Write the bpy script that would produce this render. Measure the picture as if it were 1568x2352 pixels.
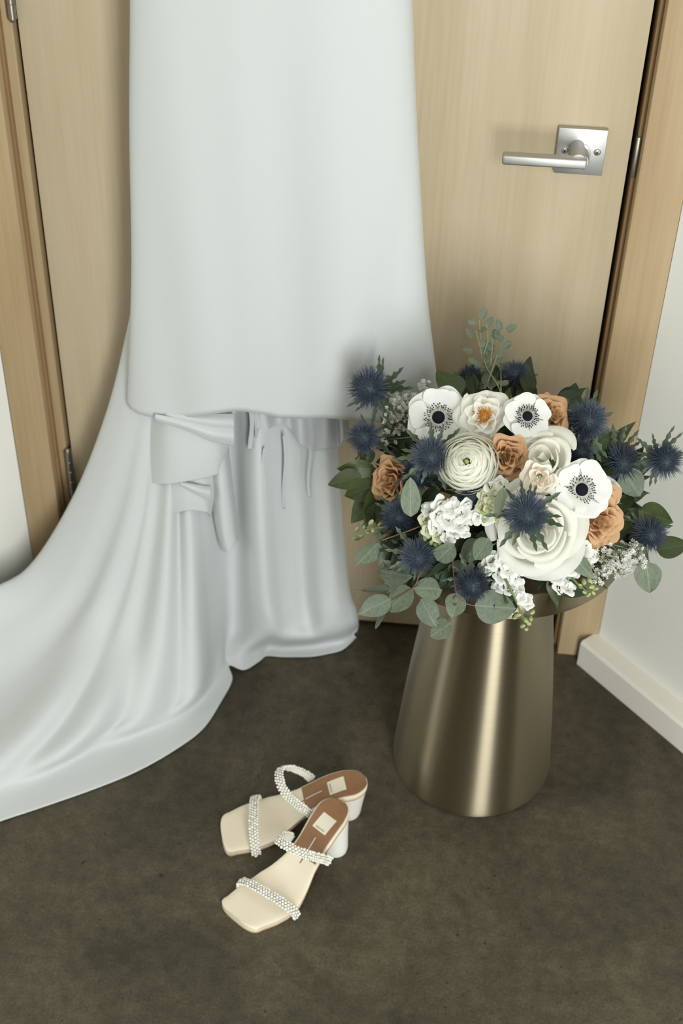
import bpy, bmesh, math, random
from mathutils import Vector, Matrix, noise
from math import sin, cos, pi, sqrt, radians

# ------------------------------------------------------------------ clear
for o in list(bpy.data.objects):
    bpy.data.objects.remove(o, do_unlink=True)
scene = bpy.context.scene
COL = scene.collection
random.seed(7)

# ------------------------------------------------------------------ camera
CAM = Vector((0.57913421, -1.77495263, 1.74228075))
YAW, PITCH, ROLL = -0.07684967, 0.69650561, 0.02943662
FPX = 3266.0
_w = Vector((sin(YAW) * cos(PITCH), cos(YAW) * cos(PITCH), -sin(PITCH)))
_r = Vector((cos(YAW), -sin(YAW), 0))
_u = _r.cross(_w)
CR = _r * cos(ROLL) + _u * sin(ROLL)
CU = -_r * sin(ROLL) + _u * cos(ROLL)
CW = _w
cam_data = bpy.data.cameras.new('camera')
cam = bpy.data.objects.new('camera', cam_data)
COL.objects.link(cam)
m3 = Matrix((CR, CU, -CW)).transposed()
cam.matrix_world = Matrix.Translation(CAM) @ m3.to_4x4()
cam_data.sensor_fit = 'HORIZONTAL'
cam_data.sensor_width = 24.0
cam_data.lens = FPX / 1568.0 * 24.0
cam_data.clip_start = 0.05
cam_data.dof.use_dof = True
cam_data.dof.focus_distance = 1.80
cam_data.dof.aperture_fstop = 4.5
scene.camera = cam

# ------------------------------------------------------------------ world, windows, exposure
world = bpy.data.worlds.new('world')
scene.world = world
world.use_nodes = True
wn = world.node_tree.nodes
wn['Background'].inputs[0].default_value = (0.80, 0.90, 1.0, 1)
wn['Background'].inputs[1].default_value = 0.35

def area(name, loc, aim, sx, sy, power, col):
    d = bpy.data.lights.new(name, 'AREA')
    d.shape = 'RECTANGLE'; d.size = sx; d.size_y = sy
    d.energy = power; d.color = col
    o = bpy.data.objects.new(name, d)
    COL.objects.link(o)
    o.location = loc
    o.rotation_euler = (Vector(aim) - Vector(loc)).to_track_quat('-Z', 'Y').to_euler()
    return o

# daylight entering through the back right window, then an added fill lamp
area('window_daylight', (1.26, -2.52, 1.26), (0.906, -1.585, 1.20), 0.58, 2.34, 61, (0.96, 1.0, 0.99))
area('window_daylight', (-1.31, -1.46, 1.25), (-.56, -2.12, 1.25), 1.1, 2.1, 28, (0.96, 1.0, 0.99))  # unseen fill at the left wall, added to brighten the lower dress

vs = scene.view_settings
vs.view_transform = 'Standard'
vs.look = 'None'
vs.exposure = 0.0
vs.gamma = 1.0
vs.use_curve_mapping = False

# ------------------------------------------------------------------ pixel helpers (1568 x 2352 frame)
def ray(px, py):
    return CW + CR * ((px - 784) / FPX) - CU * ((py - 1176) / FPX)

def at_y(px, py, y):
    v = ray(px, py)
    return CAM + v * ((y - CAM.y) / v.y)

def at_z(px, py, z=0.0):
    v = ray(px, py)
    return CAM + v * ((z - CAM.z) / v.z)

# ------------------------------------------------------------------ mesh helpers
def link(name, me, parent=None, mat=None, loc=None, smooth=True):
    o = bpy.data.objects.new(name, me)
    COL.objects.link(o)
    if parent is not None:
        o.parent = parent
    if mat is not None and me is not None and len(me.materials) == 0:
        me.materials.append(mat)
    if loc is not None:
        o.location = loc
    return o

def pydata(name, verts, faces, smooth=True):
    me = bpy.data.meshes.new(name)
    me.from_pydata([tuple(v) for v in verts], [], faces)
    me.update()
    if smooth:
        me.polygons.foreach_set('use_smooth', [True] * len(me.polygons))
    return me

def tag(o, label=None, cat=None, group=None, kind=None):
    if label: o['label'] = label
    if cat: o['category'] = cat
    if group: o['group'] = group
    if kind: o['kind'] = kind
    return o

def empty(name, loc):
    o = bpy.data.objects.new(name, None)
    o.empty_display_size = 0.05
    COL.objects.link(o)
    o.location = loc
    return o

def finish_bm(name, bm, smooth=False, angle=None):
    bmesh.ops.recalc_face_normals(bm, faces=bm.faces)
    me = bpy.data.meshes.new(name)
    bm.to_mesh(me); bm.free()
    if smooth:
        me.polygons.foreach_set('use_smooth', [True] * len(me.polygons))
        if angle is not None:
            try:
                me.set_sharp_from_angle(angle=angle)
            except Exception:
                pass
    return me

def box_bm(x0, x1, y0, y1, z0, z1, bevel=0.0, seg=2):
    bm = bmesh.new()
    bmesh.ops.create_cube(bm, size=1.0)
    for v in bm.verts:
        v.co = Vector((x0 + (v.co.x + .5) * (x1 - x0), y0 + (v.co.y + .5) * (y1 - y0), z0 + (v.co.z + .5) * (z1 - z0)))
    if bevel > 0:
        bmesh.ops.bevel(bm, geom=list(bm.edges), offset=bevel, segments=seg, affect='EDGES', profile=0.5)
    return bm

def box(name, x0, x1, y0, y1, z0, z1, mat, parent=None, bevel=0.0, seg=2):
    me = finish_bm(name, box_bm(x0, x1, y0, y1, z0, z1, bevel, seg), bevel > 0, radians(35))
    return link(name, me, parent, mat)

def prism_bm(pts, z0, z1):
    bm = bmesh.new()
    a = [bm.verts.new((p[0], p[1], z0)) for p in pts]
    b = [bm.verts.new((p[0], p[1], z1)) for p in pts]
    n = len(pts)
    bm.faces.new(a); bm.faces.new(b)
    for i in range(n):
        bm.faces.new((a[i], a[(i + 1) % n], b[(i + 1) % n], b[i]))
    return bm

def lathe(prof, n=64, cap=True):
    V, F = [], []
    for r, z in prof:
        for k in range(n):
            a = 2 * pi * k / n
            V.append((r * cos(a), r * sin(a), z))
    for i in range(len(prof) - 1):
        for k in range(n):
            k2 = (k + 1) % n
            F.append((i * n + k, i * n + k2, (i + 1) * n + k2, (i + 1) * n + k))
    if cap:
        F.append(tuple(reversed(range(n))))
        F.append(tuple(range((len(prof) - 1) * n, len(prof) * n)))
    return V, F

def tube(path, rad, n=6):
    """verts, faces of a tube along path; rad: number or list"""
    V, F = [], []
    path = [Vector(p) for p in path]
    L = len(path)
    up = Vector((0.31, 0.22, 0.92))
    for i, p in enumerate(path):
        t = (path[min(i + 1, L - 1)] - path[max(i - 1, 0)])
        if t.length < 1e-9: t = Vector((0, 0, 1))
        t.normalize()
        a = t.cross(up)
        if a.length < 1e-4: a = t.cross(Vector((1, 0, 0)))
        a.normalize(); b = t.cross(a)
        r = rad[i] if isinstance(rad, (list, tuple)) else rad
        for k in range(n):
            an = 2 * pi * k / n
            V.append(p + a * (r * cos(an)) + b * (r * sin(an)))
    for i in range(L - 1):
        for k in range(n):
            k2 = (k + 1) % n
            F.append((i * n + k, i * n + k2, (i + 1) * n + k2, (i + 1) * n + k))
    F.append(tuple(reversed(range(n))))
    F.append(tuple(range((L - 1) * n, L * n)))
    return V, F

class MB:
    def __init__(self): self.v = []; self.f = []
    def add(self, V, F, M=None):
        b = len(self.v)
        for p in V:
            p = Vector(p)
            self.v.append(M @ p if M is not None else p)
        for f in F: self.f.append(tuple(i + b for i in f))
        return self
    def mesh(self, name, smooth=True): return pydata(name, self.v, self.f, smooth)

def catmull(P, t):
    """P list of Vectors, t in [0, len-1]"""
    n = len(P)
    i = int(min(max(math.floor(t), 0), n - 2)); f = t - i
    p0 = P[max(i - 1, 0)]; p1 = P[i]; p2 = P[i + 1]; p3 = P[min(i + 2, n - 1)]
    return 0.5 * ((2 * p1) + (p2 - p0) * f + (2 * p0 - 5 * p1 + 4 * p2 - p3) * f * f + (-p0 + 3 * p1 - 3 * p2 + p3) * f ** 3)

def lerp_table(T, x):
    if x <= T[0][0]: return T[0][1]
    for (a, va), (b, vb) in zip(T, T[1:]):
        if x <= b:
            f = (x - a) / (b - a); f = f * f * (3 - 2 * f) * .5 + f * .5
            return va + (vb - va) * f
    return T[-1][1]

def grid_faces(nu, nv):
    return [(j * nu + i, j * nu + i + 1, (j + 1) * nu + i + 1, (j + 1) * nu + i) for j in range(nv - 1) for i in range(nu - 1)]

# ------------------------------------------------------------------ materials
def new_mat(name):
    m = bpy.data.materials.new(name)
    m.use_nodes = True
    nt = m.node_tree
    return m, nt, nt.nodes, nt.links, nt.nodes['Principled BSDF']

def simple(name, col, rough=.5, metal=0., spec=.5, var=0., vscale=30., bump=0., bscale=200.):
    m, nt, N, Lk, B = new_mat(name)
    B.inputs['Base Color'].default_value = (*col, 1)
    B.inputs['Roughness'].default_value = rough
    B.inputs['Metallic'].default_value = metal
    B.inputs['Specular IOR Level'].default_value = spec
    tc = N.new('ShaderNodeTexCoord')
    if var > 0:
        nz = N.new('ShaderNodeTexNoise'); nz.inputs['Scale'].default_value = vscale; nz.inputs['Detail'].default_value = 3
        Lk.new(tc.outputs['Object'], nz.inputs['Vector'])
        rp = N.new('ShaderNodeValToRGB')
        rp.color_ramp.elements[0].position = .3; rp.color_ramp.elements[1].position = .7
        rp.color_ramp.elements[0].color = (*[c * (1 - var) for c in col], 1)
        rp.color_ramp.elements[1].color = (*[min(1, c * (1 + var)) for c in col], 1)
        Lk.new(nz.outputs['Fac'], rp.inputs['Fac']); Lk.new(rp.outputs['Color'], B.inputs['Base Color'])
    if bump > 0:
        nz = N.new('ShaderNodeTexNoise'); nz.inputs['Scale'].default_value = bscale; nz.inputs['Detail'].default_value = 3
        Lk.new(tc.outputs['Object'], nz.inputs['Vector'])
        bp = N.new('ShaderNodeBump'); bp.inputs['Strength'].default_value = bump; bp.inputs['Distance'].default_value = .002
        Lk.new(nz.outputs['Fac'], bp.inputs['Height']); Lk.new(bp.outputs['Normal'], B.inputs['Normal'])
    return m

def petal_mat(name, col, trans=.3, var=.05, vscale=60., tcol=None):
    m, nt, N, Lk, B = new_mat(name)
    N.remove(B)
    out = N['Material Output']
    tc = N.new('ShaderNodeTexCoord')
    nz = N.new('ShaderNodeTexNoise'); nz.inputs['Scale'].default_value = vscale; nz.inputs['Detail'].default_value = 4
    Lk.new(tc.outputs['Object'], nz.inputs['Vector'])
    rp = N.new('ShaderNodeValToRGB')
    rp.color_ramp.elements[0].position = .3; rp.color_ramp.elements[1].position = .7
    rp.color_ramp.elements[0].color = (*[c * (1 - var) for c in col], 1)
    rp.color_ramp.elements[1].color = (*[min(1, c * (1 + var)) for c in col], 1)
    Lk.new(nz.outputs['Fac'], rp.inputs['Fac'])
    P = N.new('ShaderNodeBsdfPrincipled'); P.inputs['Roughness'].default_value = .65; P.inputs['Specular IOR Level'].default_value = .25
    Lk.new(rp.outputs['Color'], P.inputs['Base Color'])
    T = N.new('ShaderNodeBsdfTranslucent'); T.inputs['Color'].default_value = (*(tcol or col), 1)
    mx = N.new('ShaderNodeMixShader'); mx.inputs[0].default_value = trans
    Lk.new(P.outputs[0], mx.inputs[1]); Lk.new(T.outputs[0], mx.inputs[2]); Lk.new(mx.outputs[0], out.inputs['Surface'])
    return m

def wood(name, c0, c1, c2, scale=1.0, rough=.45, off=(0, 0, 0)):
    """pale veneer with vertical grain: stretched noise and faint cathedral bands"""
    m, nt, N, Lk, B = new_mat(name)
    tc = N.new('ShaderNodeTexCoord')
    mp = N.new('ShaderNodeMapping'); mp.inputs['Scale'].default_value = (14 * scale, 14 * scale, .9 * scale); mp.inputs['Location'].default_value = off
    Lk.new(tc.outputs['Object'], mp.inputs['Vector'])
    n1 = N.new('ShaderNodeTexNoise'); n1.inputs['Scale'].default_value = 1.0; n1.inputs['Detail'].default_value = 3; n1.inputs['Distortion'].default_value = .4
    Lk.new(mp.outputs[0], n1.inputs['Vector'])
    mp2 = N.new('ShaderNodeMapping'); mp2.inputs['Scale'].default_value = (170, 170, 5)
    Lk.new(tc.outputs['Object'], mp2.inputs['Vector'])
    n2 = N.new('ShaderNodeTexNoise'); n2.inputs['Scale'].default_value = 1.0; n2.inputs['Detail'].default_value = 4
    Lk.new(mp2.outputs[0], n2.inputs['Vector'])
    mp3 = N.new('ShaderNodeMapping'); mp3.inputs['Scale'].default_value = (3.2 * scale, 3.2 * scale, .33 * scale); mp3.inputs['Location'].default_value = (off[0] + .3, off[1], off[2] + .2)
    Lk.new(tc.outputs['Object'], mp3.inputs['Vector'])
    n3 = N.new('ShaderNodeTexNoise'); n3.inputs['Scale'].default_value = 1.0; n3.inputs['Detail'].default_value = 1.0
    Lk.new(mp3.outputs[0], n3.inputs['Vector'])
    mm = N.new('ShaderNodeMath'); mm.operation = 'MULTIPLY'; mm.inputs[1].default_value = 16.0
    Lk.new(n3.outputs['Fac'], mm.inputs[0])
    sn = N.new('ShaderNodeMath'); sn.operation = 'SINE'; Lk.new(mm.outputs[0], sn.inputs[0])
    # combine: .55*n1 + .25*n2 + .06*sin
    a = N.new('ShaderNodeMath'); a.operation = 'MULTIPLY'; a.inputs[1].default_value = .55; Lk.new(n1.outputs['Fac'], a.inputs[0])
    b = N.new('ShaderNodeMath'); b.operation = 'MULTIPLY_ADD'; b.inputs[1].default_value = .40; Lk.new(n2.outputs['Fac'], b.inputs[0]); Lk.new(a.outputs[0], b.inputs[2])
    c = N.new('ShaderNodeMath'); c.operation = 'MULTIPLY_ADD'; c.inputs[1].default_value = .05; Lk.new(sn.outputs[0], c.inputs[0]); Lk.new(b.outputs[0], c.inputs[2])
    rp = N.new('ShaderNodeValToRGB')
    e = rp.color_ramp.elements
    e[0].position = .28; e[0].color = (*c0, 1)
    e[1].position = .68; e[1].color = (*c2, 1)
    x = e.new(.47); x.color = (*c1, 1)
    Lk.new(c.outputs[0], rp.inputs['Fac'])
    Lk.new(rp.outputs['Color'], B.inputs['Base Color'])
    B.inputs['Roughness'].default_value = rough
    B.inputs['Specular IOR Level'].default_value = .35
    bp = N.new('ShaderNodeBump'); bp.inputs['Strength'].default_value = .06; bp.inputs['Distance'].default_value = .001
    Lk.new(n2.outputs['Fac'], bp.inputs['Height']); Lk.new(bp.outputs['Normal'], B.inputs['Normal'])
    return m

M = {}
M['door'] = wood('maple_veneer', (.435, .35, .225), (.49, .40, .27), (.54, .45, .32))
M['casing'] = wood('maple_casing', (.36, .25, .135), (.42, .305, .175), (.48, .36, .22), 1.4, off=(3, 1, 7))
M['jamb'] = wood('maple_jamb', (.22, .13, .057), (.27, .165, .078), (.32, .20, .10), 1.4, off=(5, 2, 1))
M['wall'] = simple('wall_paint', (.76, .755, .70), .85, var=.02, vscale=3, bump=.05, bscale=400)
M['ceiling'] = simple('ceiling_paint', (.66, .64, .58), .9, var=.01, vscale=3)
M['base'] = simple('baseboard_paint', (.78, .755, .67), .5, var=.02, vscale=5)
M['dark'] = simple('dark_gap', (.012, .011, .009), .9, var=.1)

def concrete():
    m, nt, N, Lk, B = new_mat('polished_concrete')
    tc = N.new('ShaderNodeTexCoord')
    def nz(sc, det, ro=.55, dist=0.):
        n = N.new('ShaderNodeTexNoise'); n.inputs['Scale'].default_value = sc; n.inputs['Detail'].default_value = det
        n.inputs['Roughness'].default_value = ro; n.inputs['Distortion'].default_value = dist
        Lk.new(tc.outputs['Object'], n.inputs['Vector']); return n
    big = nz(4.2, 5, .62, .8); fine = nz(260, 4, .6); mid = nz(45, 6, .65); spk = nz(95, 2)
    r1 = N.new('ShaderNodeValToRGB'); e = r1.color_ramp.elements
    e[0].position = .34; e[0].color = (.042, .036, .022, 1); e[1].position = .66; e[1].color = (.090, .077, .049, 1)
    Lk.new(big.outputs['Fac'], r1.inputs['Fac'])
    r2 = N.new('ShaderNodeValToRGB'); e = r2.color_ramp.elements
    e[0].position = .30; e[0].color = (.70, .70, .70, 1); e[1].position = .70; e[1].color = (1.25, 1.25, 1.25, 1)
    Lk.new(mid.outputs['Fac'], r2.inputs['Fac'])
    r3 = N.new('ShaderNodeValToRGB'); e = r3.color_ramp.elements
    e[0].position = .30; e[0].color = (.72, .72, .72, 1); e[1].position = .70; e[1].color = (1.25, 1.25, 1.25, 1)
    Lk.new(fine.outputs['Fac'], r3.inputs['Fac'])
    r4 = N.new('ShaderNodeValToRGB'); e = r4.color_ramp.elements      # dark pits
    e[0].position = .24; e[0].color = (.35, .35, .35, 1); e[1].position = .31; e[1].color = (1, 1, 1, 1)
    Lk.new(spk.outputs['Fac'], r4.inputs['Fac'])
    last = r1.outputs['Color']
    for r in (r2, r3, r4):
        mx = N.new('ShaderNodeMixRGB'); mx.blend_type = 'MULTIPLY'; mx.inputs[0].default_value = 1
        Lk.new(last, mx.inputs[1]); Lk.new(r.outputs['Color'], mx.inputs[2]); last = mx.outputs[0]
    Lk.new(last, B.inputs['Base Color'])
    B.inputs['Roughness'].default_value = .55
    B.inputs['Specular IOR Level'].default_value = .3
    bp = N.new('ShaderNodeBump'); bp.inputs['Strength'].default_value = .10; bp.inputs['Distance'].default_value = .001
    Lk.new(mid.outputs['Fac'], bp.inputs['Height']); Lk.new(bp.outputs['Normal'], B.inputs['Normal'])
    return m
M['floor'] = concrete()

def fabric(name, col, trans=.12):
    m, nt, N, Lk, B = new_mat(name)
    out = N['Material Output']
    B.inputs['Base Color'].default_value = (*col, 1); B.inputs['Roughness'].default_value = .55
    B.inputs['Specular IOR Level'].default_value = .3
    B.inputs['Sheen Weight'].default_value = .15
    tc = N.new('ShaderNodeTexCoord')
    n = N.new('ShaderNodeTexNoise'); n.inputs['Scale'].default_value = 900; n.inputs['Detail'].default_value = 2
    Lk.new(tc.outputs['Object'], n.inputs['Vector'])
    bp = N.new('ShaderNodeBump'); bp.inputs['Strength'].default_value = .08; bp.inputs['Distance'].default_value = .0006
    Lk.new(n.outputs['Fac'], bp.inputs['Height']); Lk.new(bp.outputs['Normal'], B.inputs['Normal'])
    T = N.new('ShaderNodeBsdfTranslucent'); T.inputs['Color'].default_value = (*col, 1)
    mx = N.new('ShaderNodeMixShader'); mx.inputs[0].default_value = trans
    Lk.new(B.outputs[0], mx.inputs[1]); Lk.new(T.outputs[0], mx.inputs[2]); Lk.new(mx.outputs[0], out.inputs['Surface'])
    return m
M['crepe'] = fabric('white_crepe', (.705, .732, .735), .22)
M['lining'] = fabric('white_lining', (.70, .72, .75), .3)

def brushed(name, col, rough, aniso, rot=0.0):
    m, nt, N, Lk, B = new_mat(name)
    B.inputs['Metallic'].default_value = 1.0
    B.inputs['Roughness'].default_value = rough
    B.inputs['Anisotropic'].default_value = aniso
    B.inputs['Anisotropic Rotation'].default_value = rot
    tg = N.new('ShaderNodeTangent'); tg.direction_type = 'RADIAL'; tg.axis = 'Z'
    Lk.new(tg.outputs[0], B.inputs['Tangent'])
    tc = N.new('ShaderNodeTexCoord')
    mp = N.new('ShaderNodeMapping'); mp.inputs['Scale'].default_value = (6, 6, 420)
    Lk.new(tc.outputs['Object'], mp.inputs['Vector'])
    n = N.new('ShaderNodeTexNoise'); n.inputs['Scale'].default_value = 1; n.inputs['Detail'].default_value = 3
    Lk.new(mp.outputs[0], n.inputs['Vector'])
    rp = N.new('ShaderNodeValToRGB')
    rp.color_ramp.elements[0].position = .3; rp.color_ramp.elements[1].position = .7
    rp.color_ramp.elements[0].color = (*[c * .96 for c in col], 1); rp.color_ramp.elements[1].color = (*[c * 1.03 for c in col], 1)
    Lk.new(n.outputs['Fac'], rp.inputs['Fac']); Lk.new(rp.outputs['Color'], B.inputs['Base Color'])
    return m
M['brass'] = brushed('brushed_antique_brass', (.28, .238, .165), .37, 1.0, .25)
M['nickel'] = simple('satin_nickel', (.52, .52, .505), .48, 1.0, var=.03, vscale=60)
M['hinge'] = simple('hinge_metal', (.36, .34, .30), .38, 1.0, var=.05, vscale=80)
M['leather'] = simple('cream_leather', (.76, .67, .53), .45, var=.02, vscale=25, bump=.05, bscale=700)
M['leather_white'] = simple('white_leather', (.78, .76, .69), .42, var=.02, vscale=25)
M['insole'] = simple('brown_insole', (.25, .125, .056), .55, var=.06, vscale=120, bump=.05, bscale=600)
M['label'] = simple('cream_label', (.72, .66, .53), .6, var=.02)
M['ink'] = simple('label_ink', (.16, .11, .07), .7, var=.02)
M['edge'] = simple('tan_sole_edge', (.50, .35, .21), .55, var=.05)
M['pearl'] = simple('pearl', (.80, .78, .70), .18, 0.0, .6, var=.03, vscale=200)

M['p_white'] = petal_mat('petal_white', (.83, .83, .815), .25, .03)
M['p_cream'] = petal_mat('petal_cream', (.94, .935, .86), .5, .03)
M['p_rose'] = petal_mat('petal_ivory', (.94, .93, .87), .5, .03)
M['p_blush'] = petal_mat('petal_blush', (.90, .82, .71), .3)
M['p_tan'] = petal_mat('petal_toffee', (.68, .425, .235), .3, .08, 40)
M['p_stock'] = petal_mat('petal_stock_white', (.90, .90, .86), .3)
M['p_stockg'] = petal_mat('petal_stock_green', (.70, .70, .50), .3)
M['bud'] = simple('bud_green', (.36, .42, .17), .6, var=.15, vscale=120)
M['stamen'] = simple('stamen_black', (.008, .008, .014), .85, 0.0, .15, var=.1)
M['pale_ring'] = simple('anemone_disc', (.55, .54, .47), .7, var=.1, vscale=400)
M['amber'] = simple('amber_stamen', (.62, .29, .05), .6, var=.25, vscale=300)
M['amber_dark'] = simple('rust_stamen', (.33, .10, .03), .6, var=.25, vscale=300)
M['green_eye'] = simple('green_eye', (.33, .34, .08), .6, var=.2, vscale=200)
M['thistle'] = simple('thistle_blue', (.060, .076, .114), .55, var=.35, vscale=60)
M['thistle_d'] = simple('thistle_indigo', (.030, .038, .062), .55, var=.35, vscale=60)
M['thistle_core'] = simple('thistle_core', (.022, .04, .055), .6, var=.3, vscale=200)
M['bract'] = simple('thistle_bract', (.060, .085, .045), .5, var=.35, vscale=50)
M['stem'] = simple('green_stem', (.13, .19, .06), .55, var=.2, vscale=60)
M['red_stem'] = simple('reddish_twig', (.24, .125, .08), .6, var=.2, vscale=60)
M['breath'] = petal_mat('breath_white', (.92, .92, .88), .3)
M['breath_stem'] = simple('breath_stem', (.26, .28, .13), .6, var=.2, vscale=80)

def leaf_mat(name, col, mid, rough, spot=.25, trans=.12):
    m, nt, N, Lk, B = new_mat(name)
    out = N['Material Output']
    tc = N.new('ShaderNodeTexCoord')
    oi = N.new('ShaderNodeObjectInfo')
    n1 = N.new('ShaderNodeTexNoise'); n1.inputs['Scale'].default_value = 9; n1.inputs['Detail'].default_value = 5; n1.inputs['Roughness'].default_value = .65
    ad = N.new('ShaderNodeVectorMath'); ad.operation = 'ADD'
    Lk.new(tc.outputs['Object'], ad.inputs[0]); Lk.new(oi.outputs['Random'], ad.inputs[1])
    Lk.new(ad.outputs[0], n1.inputs['Vector'])
    rp = N.new('ShaderNodeValToRGB'); e = rp.color_ramp.elements
    e[0].position = .33; e[0].color = (*[c * (1 - spot) for c in col], 1); e[1].position = .62; e[1].color = (*[c * (1 + spot * .4) for c in col], 1)
    Lk.new(n1.outputs['Fac'], rp.inputs['Fac'])
    sx = N.new('ShaderNodeSeparateXYZ'); Lk.new(tc.outputs['Object'], sx.inputs[0])
    ab = N.new('ShaderNodeMath'); ab.operation = 'ABSOLUTE'; Lk.new(sx.outputs['X'], ab.inputs[0])
    mr = N.new('ShaderNodeMapRange'); mr.inputs['From Min'].default_value = .008; mr.inputs['From Max'].default_value = .03
    mr.inputs['To Min'].default_value = .6; mr.inputs['To Max'].default_value = 0
    Lk.new(ab.outputs[0], mr.inputs['Value'])
    mx = N.new('ShaderNodeMixRGB'); mx.inputs[2].default_value = (*mid, 1)
    Lk.new(mr.outputs[0], mx.inputs[0]); Lk.new(rp.outputs['Color'], mx.inputs[1])
    hs = N.new('ShaderNodeHueSaturation')
    mv = N.new('ShaderNodeMapRange'); mv.inputs['To Min'].default_value = .82; mv.inputs['To Max'].default_value = 1.15
    Lk.new(oi.outputs['Random'], mv.inputs['Value']); Lk.new(mv.outputs[0], hs.inputs['Value']); Lk.new(mx.outputs[0], hs.inputs['Color'])
    Lk.new(hs.outputs[0], B.inputs['Base Color'])
    B.inputs['Roughness'].default_value = rough; B.inputs['Specular IOR Level'].default_value = .35
    T = N.new('ShaderNodeBsdfTranslucent'); Lk.new(hs.outputs[0], T.inputs['Color'])
    ms = N.new('ShaderNodeMixShader'); ms.inputs[0].default_value = trans
    Lk.new(B.outputs[0], ms.inputs[1]); Lk.new(T.outputs[0], ms.inputs[2]); Lk.new(ms.outputs[0], out.inputs['Surface'])
    return m
M['euc'] = leaf_mat('eucalyptus_leaf', (.165, .200, .142), (.29, .32, .22), .55)
M['salal'] = leaf_mat('dark_green_leaf', (.058, .082, .030), (.10, .13, .05), .42, .2)
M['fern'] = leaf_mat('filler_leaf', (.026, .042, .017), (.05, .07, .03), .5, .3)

# ------------------------------------------------------------------ THE SETTING
DW = 0.813                        # door width
CT = 0.030                        # casing thickness
WL0 = Vector((-0.078, -CT, 0)); WLd = Vector((-0.66, -0.751, 0)).normalized()
WR0 = Vector((0.886, -CT, 0)); WRd = Vector((0.672, -0.740, 0)).normalized()
WLe = WL0 + WLd * 2.5
WRe = WR0 + WRd * 2.70
WB = Vector((-0.50, -3.24, 0))
H = 2.70

def wall(name, a, b, nrm, th, z0, z1, mat, off=0.0):
    """slab along a-b; its room face is moved off along nrm, thickness th away from the room"""
    n = Vector(nrm).normalized()
    p = [a + n * off, b + n * off, b + n * (off - th), a + n * (off - th)]
    me = finish_bm(name, prism_bm(p, z0, z1))
    return tag(link(name, me, None, mat), kind='structure')

nL = Vector((-WLd.y, WLd.x, 0)); nL = nL if nL.x > 0 else -nL
nR = Vector((WRd.y, -WRd.x, 0)); nR = nR if nR.x < 0 else -nR

fl = finish_bm('floor', prism_bm([(-2.4, 0.35), (-2.4, -4.2), (3.0, -4.2), (3.0, 0.35)], -0.10, 0.0))
tag(link('floor', fl, None, M['floor']), kind='structure')
ce = finish_bm('ceiling', prism_bm([(-2.4, 0.35), (-2.4, -4.2), (3.0, -4.2), (3.0, 0.35)], H, H + .1))
tag(link('ceiling', ce, None, M['ceiling']), kind='structure')
wall('wall_right', WR0, WRe, nR, .12, 0, H, M['wall'])
# door wall above the frame, and the closing slab behind the door
tag(box('wall_door', -0.30, 1.10, 0.05, 0.17, 0.0, H, M['wall']), kind='structure')
tag(box('wall_overdoor', -0.078, 0.886, -0.005, 0.05, 2.13, H, M['wall']), kind='structure')

# the two back walls; the right one has a window opening
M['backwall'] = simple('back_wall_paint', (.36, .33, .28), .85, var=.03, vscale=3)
def back_wall(name, a, b, c0, c1, z0, z1, n, k, mat='backwall'):
    d = (b - a); L = d.length; d.normalize()
    root = None
    segs = [(0, c0, 0, H), (c1, L, 0, H), (c0, c1, 0, z0), (c0, c1, z1, H)]
    bm = bmesh.new()
    for s0, s1, q0, q1 in segs:
        p = [a + d * s0, a + d * s1, a + d * s1 - n * .15, a + d * s0 - n * .15]
        lo = [bm.verts.new((v.x, v.y, q0)) for v in p]; hi = [bm.verts.new((v.x, v.y, q1)) for v in p]
        bm.faces.new(lo); bm.faces.new(hi)
        for i in range(4): bm.faces.new((lo[i], lo[(i + 1) % 4], hi[(i + 1) % 4], hi[i]))
    tag(link(name, finish_bm(name, bm), None, M[mat]), kind='structure')
    if k is None: return
    # window frame
    f = MB()
    w = .06
    for (s0, s1, q0, q1) in ((c0, c1, z0, z0 + w), (c0, c1, z1 - w, z1), (c0, c0 + w, z0, z1), (c1 - w, c1, z0, z1)):
        p = [a + d * s0 - n * .05, a + d * s1 - n * .05, a + d * s1 - n * .12, a + d * s0 - n * .12]
        V = [(v.x, v.y, q0) for v in p] + [(v.x, v.y, q1) for v in p]
        f.add(V, [(0, 1, 2, 3), (7, 6, 5, 4), (0, 4, 5, 1), (1, 5, 6, 2), (2, 6, 7, 3), (3, 7, 4, 0)])
    tag(link('window_%d' % k, f.mesh('window_frame', False), None, M['base']), kind='structure')

def toward_room(a, b):
    d = (b - a).normalized(); n = Vector((-d.y, d.x, 0))
    return n if (Vector((.4, -2, 0)) - a).dot(n) > 0 else -n
Lr = (WB - WRe).length
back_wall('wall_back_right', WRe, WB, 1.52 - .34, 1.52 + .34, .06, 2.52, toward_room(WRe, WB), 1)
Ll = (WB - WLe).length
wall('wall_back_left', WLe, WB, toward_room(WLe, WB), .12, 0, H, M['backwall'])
back_wall('wall_left', WL0, WLe, 1.30, 2.50 - .04, .15, 2.35, nL, 2, 'wall')  # window opening added here to house the fill lamp

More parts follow.
